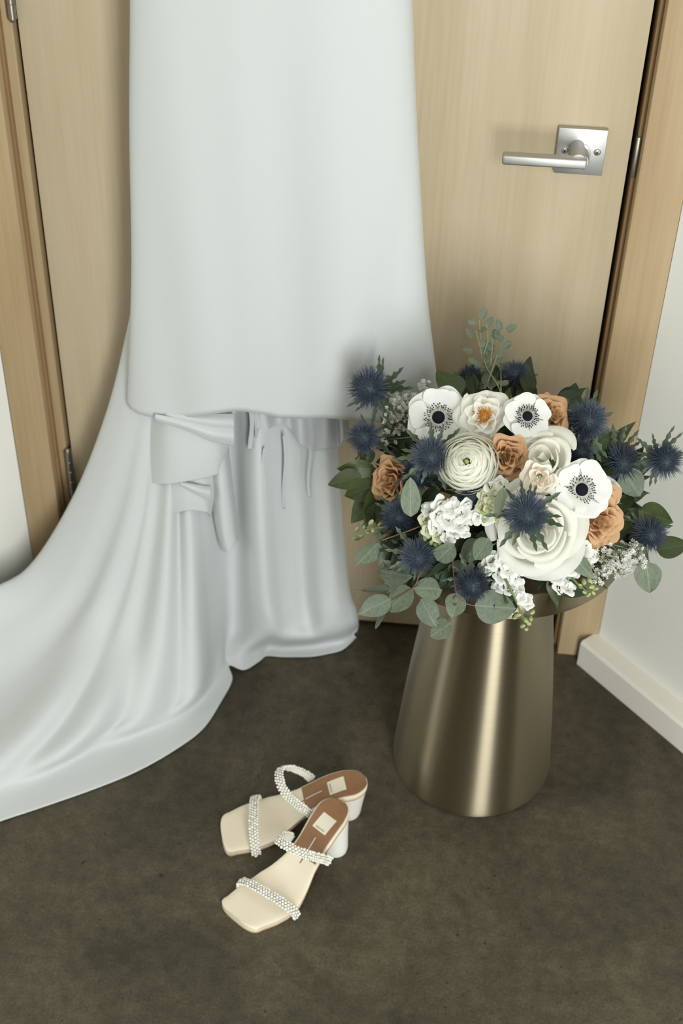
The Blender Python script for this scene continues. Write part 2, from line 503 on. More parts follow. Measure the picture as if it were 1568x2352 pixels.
# baseboards: bevelled top edge
def baseboard(name, a, d, n, L, s0=0.0, th=.036, h=.054):
    prof = [(-.012, 0), (th, 0), (th, h - .005), (th - .004, h), (-.012, h)]
    V, F = [], []
    for s in (s0, L):
        for q, z in prof:
            V.append(a + d * s + n * q + Vector((0, 0, z)))
    k = len(prof)
    for i in range(k): F.append((i, (i + 1) % k, k + (i + 1) % k, k + i))
    F.append(tuple(range(k))); F.append(tuple(range(2 * k - 1, k - 1, -1)))
    me = pydata(name, V, F, False)
    bm = bmesh.new(); bm.from_mesh(me); bmesh.ops.recalc_face_normals(bm, faces=bm.faces); bm.to_mesh(me); bm.free()
    return tag(link(name, me, None, M['base']), kind='structure')
baseboard('baseboard_right', WR0, WRd, nR, 2.65, s0=-.006)
baseboard('baseboard_left', WL0, WLd, nL, 2.4, s0=0.0)

# door leaf
door = box('door_1', 0.003, DW - .003, 0.0, .044, .012, 2.035, M['door'], bevel=.0015)
tag(door, kind='structure')
# frames: jamb strips, stop and casing on each side
t1 = box('trim_1', -0.078, -0.022, -CT, .05, 0, 2.13, M['casing'], bevel=.002); tag(t1, kind='structure')
j = box('jamb', -0.0225, -0.0035, -.004, .05, 0, 2.06, M['casing'], t1, bevel=.001)
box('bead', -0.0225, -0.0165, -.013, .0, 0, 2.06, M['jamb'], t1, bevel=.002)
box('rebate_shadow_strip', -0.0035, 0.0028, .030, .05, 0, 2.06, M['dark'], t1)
t2 = box('trim_2', 0.8225, 0.886, -CT, .05, 0, 2.13, M['casing'], bevel=.002); tag(t2, kind='structure')
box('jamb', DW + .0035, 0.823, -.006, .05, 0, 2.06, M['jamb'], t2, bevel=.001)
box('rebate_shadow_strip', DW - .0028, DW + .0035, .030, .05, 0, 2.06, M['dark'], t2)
t3 = box('trim_3', -0.022, 0.8225, -CT, .05, 2.06, 2.13, M['casing'], bevel=.002); tag(t3, kind='structure')
# strike plate in the right jamb
zs = at_y(1452, 345, 0).z
tag(box('strike_plate', DW + .0025, DW + .0075, -.0085, .012, zs - .035, zs + .022, M['hinge'], t2, bevel=.001), 'dull metal strike plate')

# hinges (knuckle barrel and pins)
def hinge(zc):
    h = empty('hinge', (0, 0, 0)); h.parent = door
    hh = .100
    for k in range(5):
        z0 = zc - hh / 2 + k * hh / 5
        V, F = lathe([(.0058, z0 + .0001), (.0062, z0 + .0006), (.0062, z0 + hh / 5 - .0006), (.0058, z0 + hh / 5 - .0001)], 20)
        ob = link('knuckle', pydata('knuckle', V, F), h, M['hinge'], (-.0015, -.0065, 0)); ob.data.set_sharp_from_angle(angle=radians(30))
    for s in (-1, 1):
        z0 = zc + s * hh / 2
        V, F = lathe([(.0001, z0 + s * .005), (.003, z0 + s * .0042), (.0045, z0 + s * .002), (.0045, z0)], 16, False)
        link('pin_tip', pydata('pin_tip', V, F), h, M['hinge'], (-.0015, -.0065, 0))
    me = finish_bm('leaf_plate', box_bm(.0, .003, -.006, .03, zc - hh / 2, zc + hh / 2))
    link('leaf_plate', me, h, M['hinge'])
zl = at_y(162, 1091, -.006).z
zm = at_y(20, 46, -.006).z + .052
hinge(zl); hinge(zm); hinge(zm + (zm - zl))

# lever handle
pc = at_y(1333, 345.5, -.004)
HX, HZ = pc.x, pc.z
hs = .0322
ros = box('rosette', HX - hs, HX + hs, -.009, 0, HZ - hs, HZ + hs, M['nickel'], door, bevel=.0012)
tag(ros, 'square satin nickel lock plate')
for sx in (-.021, .0215):
    V, F = lathe([(.0001, .0014), (.0035, .0011), (.0048, 0), (.0048, -.001)], 20, False)
    s = link('screw', pydata('screw', V, F), ros, M['nickel']); s.rotation_euler = (pi / 2, 0, 0); s.location = (HX + sx, -.009, HZ + .001)
    for a in (0.5, 0.5 + pi / 2):
        me = finish_bm('slot', box_bm(-.0026, .0026, -.0004, .0004, .0010, .0017))
        q = link('screw_slot', me, ros, M['dark']); q.rotation_euler = (pi / 2, a, 0); q.location = s.location
# thumb turn: short round knob cut to a grip
tc_ = at_y(1332, 350, -.030)
V, F = lathe([(.0145, 0), (.0145, .002), (.0115, .003), (.0115, .024), (.0105, .0255), (.0001, .0256)], 40, False)
kn = link('thumb_turn', pydata('thumb_turn', V, F), door, M['nickel']); kn.rotation_euler = (pi / 2, 0, 0); kn.location = (HX - .001, -.009, HZ - .002)
kn.data.set_sharp_from_angle(angle=radians(35))
la = at_y(1153, 362, -.055); lb = at_y(1347, 375, -.055)
V, F = lathe([(.010, 0), (.010, .044)], 32)
nk = link('lever_neck', pydata('lever_neck', V, F), door, M['nickel']); nk.rotation_euler = (pi / 2, 0, 0); nk.location = (lb.x - .011, -.009, (la.z + lb.z) / 2)
nk.data.set_sharp_from_angle(angle=radians(35))
zc = (la.z + lb.z) / 2
tag(box('lever', la.x, lb.x, -.0625, -.0475, zc - .0068, zc + .0068, M['nickel'], door, bevel=.003, seg=3), 'straight satin nickel lever')

# ------------------------------------------------------------------ SIDE TABLE
TX, TY = 0.681, -0.275
tab = empty('side_table', (TX, TY, 0))
tag(tab, 'brushed antique brass drum side table with tapered base and round tray', 'side table')
prof = [(.1150, 0.0), (.1200, .0012), (.1228, .0045), (.1236, .010), (.1234, .018)]
for k in range(1, 25):
    t = k / 24
    prof.append((.1234 - (.1234 - .0745) * t - .0035 * sin(pi * t) * -1, .018 + t * (.462 - .018)))
prof += [(.0745, .470)]
V, F = lathe(prof, 128)
link('pedestal', pydata('pedestal', V, F), tab, M['brass'])
RT = .176
prof = [(.070, .468), (RT - .018, .468), (RT - .006, .470), (RT - .001, .474), (RT, .480), (RT, .513), (RT - .0006, .515), (RT - .0022, .5155), (RT - .0036, .515),
        (RT - .0042, .513), (RT - .0042, .490), (RT - .006, .484), (RT - .012, .481), (.060, .480), (.0005, .480)]
V, F = lathe(prof, 128)
tr = link('tray', pydata('tray', V, F), tab, M['brass'])
tr.data.set_sharp_from_angle(angle=radians(50))
V, F = lathe([(.1145, .0), (.1145, .0012)], 64)

# ------------------------------------------------------------------ WEDDING DRESS
dress = empty('wedding_dress', (0.36, -0.09, 0))
tag(dress, 'white crepe wedding dress hanging on the door with its train on the floor', 'dress')
DO = Vector(dress.location)

def dress_part(name, V, F, mat, thick=.0014, label=None):
    V = [Vector(v) - DO for v in V]
    o = link(name, pydata(name, V, F), dress, mat)
    md = o.modifiers.new('thickness', 'SOLIDIFY'); md.thickness = thick; md.offset = 0
    if label: o['label'] = label
    return o

# front skirt: closed flattened tube
XL = [(0.40, .118), (.46, .121), (.55, .132), (.64, .141), (.72, .150), (.85, .158), (.95, .163), (1.10, .176), (1.3, .19), (1.5, .225), (1.7, .24)]
XR = [(0.40, .603), (.46, .600), (.57, .583), (.66, .567), (.75, .553), (.85, .543), (.95, .531), (1.10, .517), (1.3, .50), (1.5, .462), (1.7, .44)]
HEM = [(290, 925), (305, 942), (320, 951), (345, 957), (400, 958), (440, 956), (490, 950), (540, 944), (570, 945), (600, 949), (640, 959), (670, 962), (740, 960), (790, 963), (830, 967), (900, 970), (960, 972), (1020, 975)]
def px_of(p):
    d = p - CAM; z = d.dot(CW)
    return 784 + FPX * d.dot(CR) / z, 1176 - FPX * d.dot(CU) / z
NU, NV = 160, 70
YC, DD = -.088, .054
def lin(T, x):
    for (a, va), (b, vb) in zip(T, T[1:]):
        if x <= b: return va + (vb - va) * (x - a) / (b - a)
    return T[-1][1]
def smooth_lin(T, x):
    return sum(lin(T, x + d) for d in (-.06, -.03, 0, .03, .06)) / 5
def front_xy(a, z):
    xl = smooth_lin(XL, z); xr = smooth_lin(XR, z)
    xc = (xl + xr) / 2; hw = (xr - xl) / 2
    ca, sa = cos(a), sin(a)
    e = .62
    cx = math.copysign(abs(ca) ** e, ca); sy = math.copysign(abs(sa) ** .8, sa)
    x = xc + hw * cx
    g = min(1, max(0, (1.15 - z) / .65))          # folds grow toward the hem
    s = (x - .12) / .48
    f = 0.0
    if sa > 0:
        k = sa ** .8
        f += -.010 * g * k * math.exp(-((s - .30 - .05 * (z - .5)) / .13) ** 2)
        f += .013 * g * k * math.exp(-((s - .53 + .06 * (z - .5)) / .055) ** 2)
        f += -.008 * g * k * math.exp(-((s - .70) / .10) ** 2)
        ridge = .64 + .30 * (z - .5)              # soft diagonal seam toward upper right
        f += .006 * (.3 + .7 * g) * k * math.exp(-((s - ridge - .08) / .035) ** 2)
        f += .008 * g * k * math.exp(-((s - .93) / .03) ** 2)
        f += .0022 * k * sin(s * 31 + z * 4) * (.3 + g)
    y = YC - DD * sy * (1.0 - .12 * g) + f
    return x, y
V = []
for jv in range(NV):
    t = jv / (NV - 1)
    for iu in range(NU):
        a = 2 * pi * iu / NU
        x, y = front_xy(a, .52)
        if sin(a) > -.02:
            p = Vector((x, y, .5))
            for _ in range(6):                         # hem height under the hem curve
                pxp, pyp = px_of(p)
                p.z += (pyp - lerp_table(HEM, pxp)) / 1280.0
            zh = p.z
        else:
            zh = .52
        z = zh + (1.72 - zh) * t ** 1.15
        x, y = front_xy(a, z)
        V.append((x, y, z))
F = []
for jv in range(NV - 1):
    for iu in range(NU):
        i2 = (iu + 1) % NU
        F.append((jv * NU + iu, jv * NU + i2, (jv + 1) * NU + i2, (jv + 1) * NU + iu))
dress_part('front_skirt', V, F, M['crepe'], .0016)

# train: columns of control points running from the waist side to the hem
def K(px, py, d):
    if isinstance(d, tuple):
        return at_z(px, py, d[1])
    return at_y(px, py, d)
Z = lambda z: ('z', z)
cols = [
 # fall behind the left ridge
 [(330, 600, -.050), (300, 760, -.050), (262, 930, -.050), (205, 1100, -.052), (110, 1285, -.075), (0, 1380, -.13), (-200, 1450, -.20), (-420, 1500, -.27), (-640, 1560, Z(.0))],
 [(322, 600, -.064), (292, 760, -.064), (246, 945, -.066), (172, 1135, -.075), (80, 1288, -.105), (0, 1345, -.155), (-160, 1400, -.22), (-400, 1470, -.30), (-620, 1640, Z(.004))],
 [(330, 600, -.075), (310, 770, -.080), (277, 960, -.085), (215, 1160, -.100), (130, 1340, -.135), (20, 1430, -.19), (-150, 1500, -.25), (-390, 1580, -.33), (-600, 1760, Z(.004))],
 [(338, 600, -.075), (325, 780, -.084), (302, 975, -.092), (252, 1180, -.110), (170, 1375, -.150), (40, 1510, Z(0.090)), (-130, 1620, Z(0.050)), (-360, 1730, Z(.02)), (-560, 1900, Z(.004))],
 [(345, 600, -.075), (336, 790, -.085), (320, 985, -.095), (283, 1195, -.122), (205, 1405, -.172), (75, 1580, Z(0.070)), (-90, 1720, Z(0.030)), (-270, 1850, Z(.012)), (-400, 1995, Z(.003))],
 [(352, 600, -.075), (346, 800, -.085), (336, 995, -.098), (308, 1205, -.128), (238, 1425, -.185), (115, 1625, Z(0.085)), (-15, 1755, Z(0.050)), (-110, 1850, Z(.010)), (-180, 1965, Z(.003))],
 [(360, 600, -.075), (357, 800, -.085), (350, 1000, -.098), (328, 1215, -.130), (270, 1440, -.190), (165, 1640, Z(0.060)), (65, 1755, Z(0.028)), (10, 1815, Z(.008)), (-30, 1898, Z(.003))],
 [(372, 600, -.075), (370, 800, -.085), (365, 1005, -.100), (347, 1220, -.132), (303, 1450, -.198), (225, 1640, Z(0.080)), (150, 1730, Z(0.046)), (115, 1775, Z(.008)), (92, 1856, Z(.003))],
 [(385, 600, -.075), (384, 800, -.085), (380, 1010, -.104), (368, 1225, -.142), (340, 1455, -.208), (290, 1628, Z(0.056)), (240, 1690, Z(0.026)), (215, 1732, Z(.008)), (212, 1814, Z(.003))],
 [(400, 600, -.072), (398, 800, -.084), (394, 1012, -.106), (390, 1230, -.150), (378, 1460, -.215), (350, 1610, Z(0.066)), (312, 1665, Z(0.040)), (296, 1700, Z(.008)), (312, 1773, Z(.003))],
 [(415, 600, -.070), (413, 800, -.082), (407, 1015, -.100), (412, 1235, -.136), (415, 1455, -.196), (410, 1590, Z(0.052)), (390, 1640, Z(0.024)), (384, 1668, Z(.008)), (398, 1725, Z(.003))],
 [(432, 600, -.068), (430, 800, -.082), (425, 1018, -.106), (440, 1240, -.146), (453, 1440, -.188), (458, 1555, Z(0.070)), (448, 1602, Z(0.042)), (446, 1625, Z(.008)), (466, 1674, Z(.003))],
 [(455, 600, -.066), (454, 800, -.078), (455, 1018, -.098), (470, 1235, -.120), (481, 1410, -.140), (487, 1505, -.158), (486, 1560, -.178), (490, 1578, Z(.010)), (510, 1608, Z(.003))],
 [(480, 600, -.062), (480, 800, -.070), (484, 1015, -.080), (500, 1225, -.090), (507, 1390, -.105), (507, 1465, -.120), (508, 1515, -.140), (516, 1538, Z(.014)), (533, 1562, Z(.004))],
 [(505, 600, -.060), (507, 800, -.066), (513, 1010, -0.066), (525, 1215, -0.072), (527, 1380, -0.080), (525, 1445, -0.089), (521, 1488, -.112), (521, 1510, Z(.022)), (526, 1529, Z(.012))],
 [(525, 600, -.060), (530, 800, -.066), (540, 1008, -0.066), (548, 1210, -0.074), (550, 1375, -0.080), (551, 1440, -0.087), (552, 1485, -.112), (553, 1510, Z(.022)), (560, 1539, Z(.004))],
 [(550, 600, -.060), (558, 800, -.066), (566, 1006, -0.084), (573, 1210, -0.100), (580, 1370, -0.108), (586, 1432, -0.112), (590, 1470, -.114), (591, 1492, Z(.020)), (594, 1520, Z(.004))],
 [(575, 600, -.060), (586, 800, -.066), (593, 1005, -0.094), (602, 1208, -0.114), (612, 1365, -0.122), (620, 1425, -0.126), (622, 1458, -.118), (618, 1482, Z(.014)), (612, 1507, Z(.003))],
 [(605, 600, -.060), (617, 800, -.064), (624, 1004, -0.078), (635, 1206, -0.090), (645, 1362, -0.098), (652, 1425, -0.108), (652, 1465, -.112), (650, 1485, Z(.014)), (645, 1509, Z(.003))],
 [(635, 600, -.060), (648, 800, -.062), (656, 1003, -0.062), (666, 1205, -0.074), (675, 1360, -0.086), (682, 1425, -0.096), (683, 1466, -.110), (682, 1484, Z(.012)), (680, 1509, Z(.003))],
 [(665, 600, -.060), (680, 800, -.062), (689, 1002, -0.062), (697, 1204, -0.068), (703, 1358, -0.078), (712, 1425, -0.090), (716, 1464, -.104), (716, 1482, Z(.012)), (716, 1508, Z(.003))],
 [(695, 600, -.060), (710, 800, -.062), (719, 1001, -0.078), (728, 1203, -0.094), (736, 1356, -0.106), (743, 1420, -0.112), (748, 1458, -.106), (750, 1475, Z(.014)), (752, 1502, Z(.003))],
 [(720, 600, -.060), (738, 800, -.062), (746, 1000, -0.080), (757, 1202, -0.098), (768, 1355, -0.108), (776, 1415, -0.110), (782, 1450, -.100), (784, 1468, Z(.016)), (785, 1493, Z(.004))],
 [(740, 600, -.058), (757, 800, -.060), (766, 1000, -.066), (778, 1201, -.078), (793, 1353, -.088), (806, 1405, -.088), (811, 1435, -.082), (810, 1452, Z(.018)), (806, 1476, Z(.004))],
 [(755, 600, -.052), (768, 800, -.052), (774, 1000, -.054), (787, 1201, -.060), (802, 1350, -.066), (817, 1398, -.066), (822, 1426, -.062), (822, 1440, Z(.020)), (819, 1458, Z(.004))],
 [(752, 600, -.042), (764, 800, -.040), (768, 1000, -.040), (780, 1195, -.042), (795, 1340, -.044), (808, 1388, -.044), (814, 1410, -.042), (815, 1422, Z(.020)), (813, 1436, Z(.004))],
]
CP = [[K(*k) for k in c] for c in cols]
nC, nK = len(CP), len(CP[0])
SU, SV = 8, 10
UU = (nC - 1) * SU + 1; VV = (nK - 1) * SV + 1
pts = []
for jv in range(VV):
    tv = jv / SV
    row = [catmull(c, min(tv, nK - 1)) for c in CP]
    for iu in range(UU):
        p = catmull(row, min(iu / SU, nC - 1)).copy()
        q = iu / SU
        if 2 < q < 12 and tv > 1.5:                     # fine soft folds along the train
            g = min(1, (tv - 1.5) / 2.5) * min(1, max(0, (7.4 - tv) / 1.5)) * min(1, (q - 2) / 1.5) * min(1, (12 - q) / 1.5)
            p += Vector((-.2, -.5, .8)) * (.0050 * g * sin(q * 3.0 + .35 * tv))
        if q < 14 and tv > 6.2:
            pass
        p.z = max(p.z, .0025)
        dw = (p - WL0).dot(nL)
        if dw < .040: p += nL * (.040 - dw)
        p.y = min(p.y, -.036)
        pts.append(p)
dress_part('train', pts, grid_faces(UU, VV), M['crepe'], .0014)

# gathered inner layers under the front hem
def sheet(name, colsdef, mat, su=8, sv=8, wav=0, wf=0):
    cp = [[K(*k) for k in c] for c in colsdef]
    nc, nk = len(cp), len(cp[0])
    uu, vv = (nc - 1) * su + 1, (nk - 1) * sv + 1
    out = []
    for jv in range(vv):
        row = [catmull(c, min(jv / sv, nk - 1)) for c in cp]
        for iu in range(uu):
            p = catmull(row, min(iu / su, nc - 1)).copy()
            if wav: p.y += wav * sin(wf * iu / su + jv * .05)
            out.append(p)
    return dress_part(name, out, grid_faces(uu, vv), mat)

# upper bustle tier
sheet('bustle_tier', [
 [(352, 900, -.085), (346, 960, -.092), (345, 1030, -.100), (343, 1080, -.104), (341, 1108, -.106)],
 [(385, 900, -.112), (382, 960, -.120), (382, 1030, -.130), (381, 1085, -.134), (380, 1111, -.135)],
 [(440, 900, -.118), (438, 960, -.126), (437, 1030, -.136), (436, 1078, -.140), (435, 1104, -.140)],
 [(500, 900, -.116), (499, 960, -.122), (497, 1020, -.128), (497, 1062, -.130), (496, 1090, -.130)],
 [(540, 900, -.100), (540, 960, -.104), (528, 1010, -.106), (520, 1045, -.108), (512, 1075, -.108)]], M['crepe'])
# two swags at the top right of the tier
for k, (dy, dd) in enumerate(((0, 0), (30, -.004))):
    sheet('swag_fold', [
     [(380 - 25 * k, 945 + dy * .2, -.128 + dd), (380 - 25 * k, 952 + dy * .2, -.131 + dd), (380 - 25 * k, 958 + dy * .2, -.128 + dd)],
     [(430, 948 + dy * .55, -.132 + dd), (430, 962 + dy * .55, -.139 + dd), (430, 972 + dy * .55, -.134 + dd)],
     [(485, 950 + dy * .9, -.130 + dd), (485, 970 + dy * .9, -.139 + dd), (485, 986 + dy * .9, -.132 + dd)],
     [(538, 950 + dy, -.118 + dd), (538, 974 + dy, -.128 + dd), (538, 993 + dy, -.120 + dd)]], M['crepe'])
# narrower lower tier with its own little swag
sheet('bustle_tier', [
 [(384, 1090, -.120), (388, 1120, -.124), (394, 1150, -.128), (400, 1180, -.130)],
 [(425, 1090, -.128), (428, 1120, -.134), (430, 1150, -.138), (432, 1172, -.138)],
 [(465, 1090, -.126), (468, 1120, -.130), (470, 1150, -.132), (474, 1176, -.132)],
 [(490, 1085, -.110), (492, 1115, -.112), (490, 1150, -.112), (484, 1190, -.112)]], M['crepe'])
sheet('swag_fold', [
 [(412, 1104, -.136), (414, 1110, -.140), (416, 1115, -.136)],
 [(448, 1112, -.138), (448, 1124, -.145), (448, 1134, -.140)],
 [(484, 1118, -.128), (484, 1134, -.136), (484, 1150, -.130)]], M['crepe'])
# cascade of folded edge falling to the right of the tier
sheet('cascade_fold', [
 [(478, 1060, -.100), (484, 1120, -.104), (490, 1180, -.106), (500, 1232, -.108), (508, 1262, -.110)],
 [(494, 1050, -.122), (502, 1110, -.126), (508, 1180, -.128), (516, 1240, -.130), (524, 1268, -.130)],
 [(512, 1040, -.116), (520, 1100, -.120), (528, 1170, -.122), (534, 1215, -.122), (540, 1246, -.122)],
 [(524, 1030, -.094), (532, 1100, -.096), (540, 1170, -.098), (545, 1215, -.098), (548, 1240, -.098)]], M['crepe'])
# scalloped lining edge
scal = [(585, 1005), (610, 990), (640, 975), (665, 985), (690, 1022), (718, 1036), (748, 1030), (776, 1028), (786, 1010), (800, 998)]
sheet('lining_ruffle', [[(x - 6, 900, -.092 + .012 * (i % 2)), (x - 3, 950, -.096 + .014 * (i % 2)), (x, (950 + yb) / 2, -.100 + .018 * (i % 2)), (x + 1, yb, -.098 + .018 * (i % 2))] for i, (x, yb) in enumerate(scal)], M['lining'], 6, 6)
# hanging ribbon ends
for (x, y0, y1, w, d) in ((576, 905, 1032, 5, -.099), (592, 905, 985, 5, -.097), (653, 1000, 1168, 3.2, -.081), (710, 1005, 1140, 3.2, -.084), (606, 1030, 1150, 3, -.101)):
    n = 7
    sheet('ribbon', [[(x + s * w + 2.5 * sin(k * 1.1 + x), y0 + (y1 - y0) * k / (n - 1), d - .002 * sin(k * .9 + x)) for k in range(n)] for s in (-1, 0, 1)], M['lining'], 3, 4)


# ------------------------------------------------------------------ SANDALS
def sandal(name, label, toe, heel, side, z_off=0.0):
    """side=+1: inner edge toward +Y of the shoe frame. local X runs from toe to heel"""
    d = Vector((heel.x - toe.x, heel.y - toe.y, 0)); L = d.length; ang = math.atan2(d.y, d.x)
    root = empty(name, (toe.x, toe.y, 0)); root.rotation_euler = (0, 0, ang)
    tag(root, label, 'sandal', 'pair of pearl strap sandals')
    HWo = [(0, .0), (.003, .019), (.010, .0255), (.026, .0305), (.08, .0362), (.16, .0400), (.25, .0415), (.34, .0405), (.45, .0330), (.55, .0262), (.65, .0245), (.75, .0258), (.85, .0268), (.92, .0235), (.96, .0185), (.985, .0115), (.996, .0055), (1.0, .0)]
    def hw(s):
        if s < .08: return .0362 * max(0.0, 1 - (1 - s / .08) ** 3.4) ** (1 / 3.0)
        if s > .85: return .0268 * max(0.0, 1 - ((s - .85) / .15) ** 2.3) ** (1 / 2.1)
        for (a, va), (b, vb) in zip(HWo, HWo[1:]):
            if s <= b: return va + (vb - va) * (s - a) / (b - a)
        return 0
    ZT = [(0, .0130), (.2, .0130), (.32, .0145), (.42, .0215), (.52, .0345), (.62, .0500), (.72, .0635), (.82, .0725), (.92, .0770), (1, .0785)]
    ZP = [Vector((a, b, 0)) for a, b in ZT]
    def zt(s):
        for i in range(len(ZT) - 1):
            if s <= ZT[i + 1][0]:
                f = (s - ZT[i][0]) / (ZT[i + 1][0] - ZT[i][0])
                return catmull(ZP, i + f).y
        return ZT[-1][1]
    def cy(s):                                     # the outline bends a little to the inner side
        return side * (.010 * sin(pi * min(1, s / .9)) - .006 * (1 - s) ** 2 * 1.6)
    def thick(s):
        return .0115 if s < .3 else (.0115 - .0045 * min(1, (s - .3) / .2))
    SS = sorted(set([i / 36 for i in range(37)] + [.08 * (1 - cos(pi / 2 * i / 14)) for i in range(15)] + [1 - .15 * (1 - cos(pi / 2 * i / 16)) for i in range(17)]))
    TT = [-1, -.97, -.9, -.75, -.5, -.25, 0, .25, .5, .75, .9, .97, 1]
    def surf(inset, s0, s1, lift, edge_drop=.0022):
        V, F = [], []
        S = [s for s in SS if s0 <= s <= s1]
        if S[0] > s0: S = [s0] + S
        if S[-1] < s1: S = S + [s1]
        for s in S:
            w = max(hw(s) - inset, 0.0003)
            for t in TT:
                z = zt(s) + lift - edge_drop * max(0, (abs(t) - .8) / .2) ** 2 + .0022 * t * t * (1 if .35 < s < .98 else .4)
                V.append((s * L, cy(s) + w * t, z))
        n = len(TT); F = grid_faces(n, len(S))
        return V, F, S
    # footbed with a closed underside
    V, F, S = surf(0.0, 0, 1, 0)
    n = len(TT); base = len(V)
    for s in S:
        for t in TT:
            V.append((s * L, cy(s) + max(hw(s) - .0012, .0002) * t, zt(s) - thick(s) + .0015))
    F += [tuple(base + i for i in reversed(f)) for f in grid_faces(n, len(S))]
    for jv in range(len(S) - 1):
        for e in (0, n - 1):
            a, b = jv * n + e, (jv + 1) * n + e
            q = (a, b, base + b, base + a)
            F.append(q if e == 0 else tuple(reversed(q)))
    for jr in (0, len(S) - 1):
        for i in range(n - 1):
            a, b = jr * n + i, jr * n + i + 1
            F.append((a, b, base + b, base + a))
    fb = link('footbed', pydata('footbed', V, F), root, M['leather'])
    fb.data.set_sharp_from_angle(angle=radians(60))
    # outsole, a thin tan layer under the footbed
    V, F = [], []
    for s in S:
        for t in (-1, 0, 1):
            V.append((s * L, cy(s) + max(hw(s) - .0002, .0002) * t, zt(s) - thick(s) + .0016))
    b2 = len(V)
    for s in S:
        for t in (-1, 0, 1):
            V.append((s * L, cy(s) + max(hw(s) - .0008, .0002) * t, max(zt(s) - thick(s) - .0012, .0)))
    F = [tuple(i for i in f) for f in grid_faces(3, len(S))] + [tuple(b2 + i for i in reversed(f)) for f in grid_faces(3, len(S))]
    for jv in range(len(S) - 1):
        for e in (0, 2):
            a, b = jv * 3 + e, (jv + 1) * 3 + e
            q = (a, b, b2 + b, b2 + a); F.append(q if e == 0 else tuple(reversed(q)))
    link('outsole', pydata('outsole', V, F, False), root, M['edge'])
    # brown heel pad
    V, F, _ = surf(.0032, .575, .994, .0011, .0006)
    pad = link('insole_pad', pydata('insole_pad', V, F), root, M['insole'])
    pad['label'] = 'brown heel pad'
    # cream label and its lettering
    def on_bed(s, y, lift):
        w = hw(s); t = (y - cy(s)) / max(w, .001)
        return Vector((s * L, y, zt(s) + lift + .0022 * t * t))
    sc = .795; hl = .0125
    V = []
    g = 6
    for i in range(g + 1):
        for k in range(g + 1):
            x = sc * L - hl + 2 * hl * i / g; y = cy(sc) - hl + 2 * hl * k / g
            V.append(on_bed(x / L, y, .0017))
    lab = link('brand_label', pydata('brand_label', V, grid_faces(g + 1, g + 1)), root, M['label'])
    lab['label'] = 'cream square label'
    cu = bpy.data.curves.new('lettering', 'FONT'); cu.body = 'DOLCE VITA'; cu.size = .0028; cu.align_x = 'CENTER'; cu.align_y = 'CENTER'; cu.extrude = .00003
    tmp = bpy.data.objects.new('tmp', cu); COL.objects.link(tmp)
    dg = bpy.context.evaluated_depsgraph_get()
    me = bpy.data.meshes.new_from_object(tmp.evaluated_get(dg))
    bpy.data.objects.remove(tmp); 
    x0 = sc * L - hl + .0030
    for v in me.vertices:
        ly, lx = -v.co.x, v.co.y
        p = on_bed((x0 + lx) / L, cy(sc) + ly, .0021 + v.co.z); v.co = p
    me.materials.clear(); me.materials.append(M['ink'])
    link('lettering', me, lab)
    # centre stripe: cream over the pad, tan over the footbed
    for s0, s1, mt in ((.585, .695, M['label']), (.535, .575, M['insole'])):
        V = []
        for i in range(9):
            s = s0 + (s1 - s0) * i / 8
            for t in (-.0008, .0008): V.append(on_bed(s, cy(s) + t, .0016 if s0 > .58 else .0008))
        link('centre_stripe', pydata('centre_stripe', V, grid_faces(2, 9)), root, mt)
    # block heel, round in section and flared a little at its foot
    hdy = side * .008; hx = .885 * L; ht = zt(.868) - thick(.868) + .004
    V, F = [], []
    nn = 36; rows = 10
    for i in range(rows + 1):
        t = i / rows
        z = ht * t
        r = .0190 + .0035 * (t ** 1.6)
        rr = r - (.0015 if i == 0 else 0)
        for k in range(nn):
            a = 2 * pi * k / nn
            x = hx + .003 * t + rr * cos(a); y = cy(.885) + hdy * (1 - t) + rr * sin(a)
            zz = z
            if i == rows:                              # follow the slope of the footbed
                zz = zt(min(.995, max(.6, x / L))) - .0065
                zz = min(zz, zt(.98) - .0065)
            V.append((x, y, max(zz, 0.0)))
    for i in range(rows):
        for k in range(nn):
            k2 = (k + 1) % nn
            F.append((i * nn + k, i * nn + k2, (i + 1) * nn + k2, (i + 1) * nn + k))
    F.append(tuple(reversed(range(nn)))); F.append(tuple(range(rows * nn, (rows + 1) * nn)))
    he = link('heel', pydata('heel', V, F), root, M['leather_white']); he.data.set_sharp_from_angle(angle=radians(50))
    he['label'] = 'white round block heel'
    # straps: leather band with rows of pearls on its outside
    sph = bmesh.new(); bmesh.ops.create_icosphere(sph, subdivisions=1, radius=1.0)
    sV = [v.co.copy() for v in sph.verts]; sF = [tuple(v.index for v in f.verts) for f in sph.faces]; sph.free()
    rnd = random.Random(11 if side > 0 else 12)
    def strap(s0, lean, h, over, width, skew, dy=0.0):
        path = []
        N_ = 44
        for i in range(N_ + 1):
            a = pi * i / N_
            c, sn = cos(a), sin(a)
            e = math.copysign(abs(c) ** .72, c)
            s = s0 - lean * sn + skew * e * side
            sb = s0 + skew * e * side
            y = cy(s0) + (hw(s0) + over) * e + dy * (1 - sn * .3)
            z = zt(sb) - .006 * (1 - sn ** .6) + h * sn ** .85
            path.append(Vector((s * L, y, z)))
        tang = [(path[min(i + 1, N_)] - path[max(i - 1, 0)]).normalized() for i in range(N_ + 1)]
        ctr = Vector((s0 * L, cy(s0), zt(s0) - .01))
        mb = MB(); pb = MB()
        V = []
        frames = []
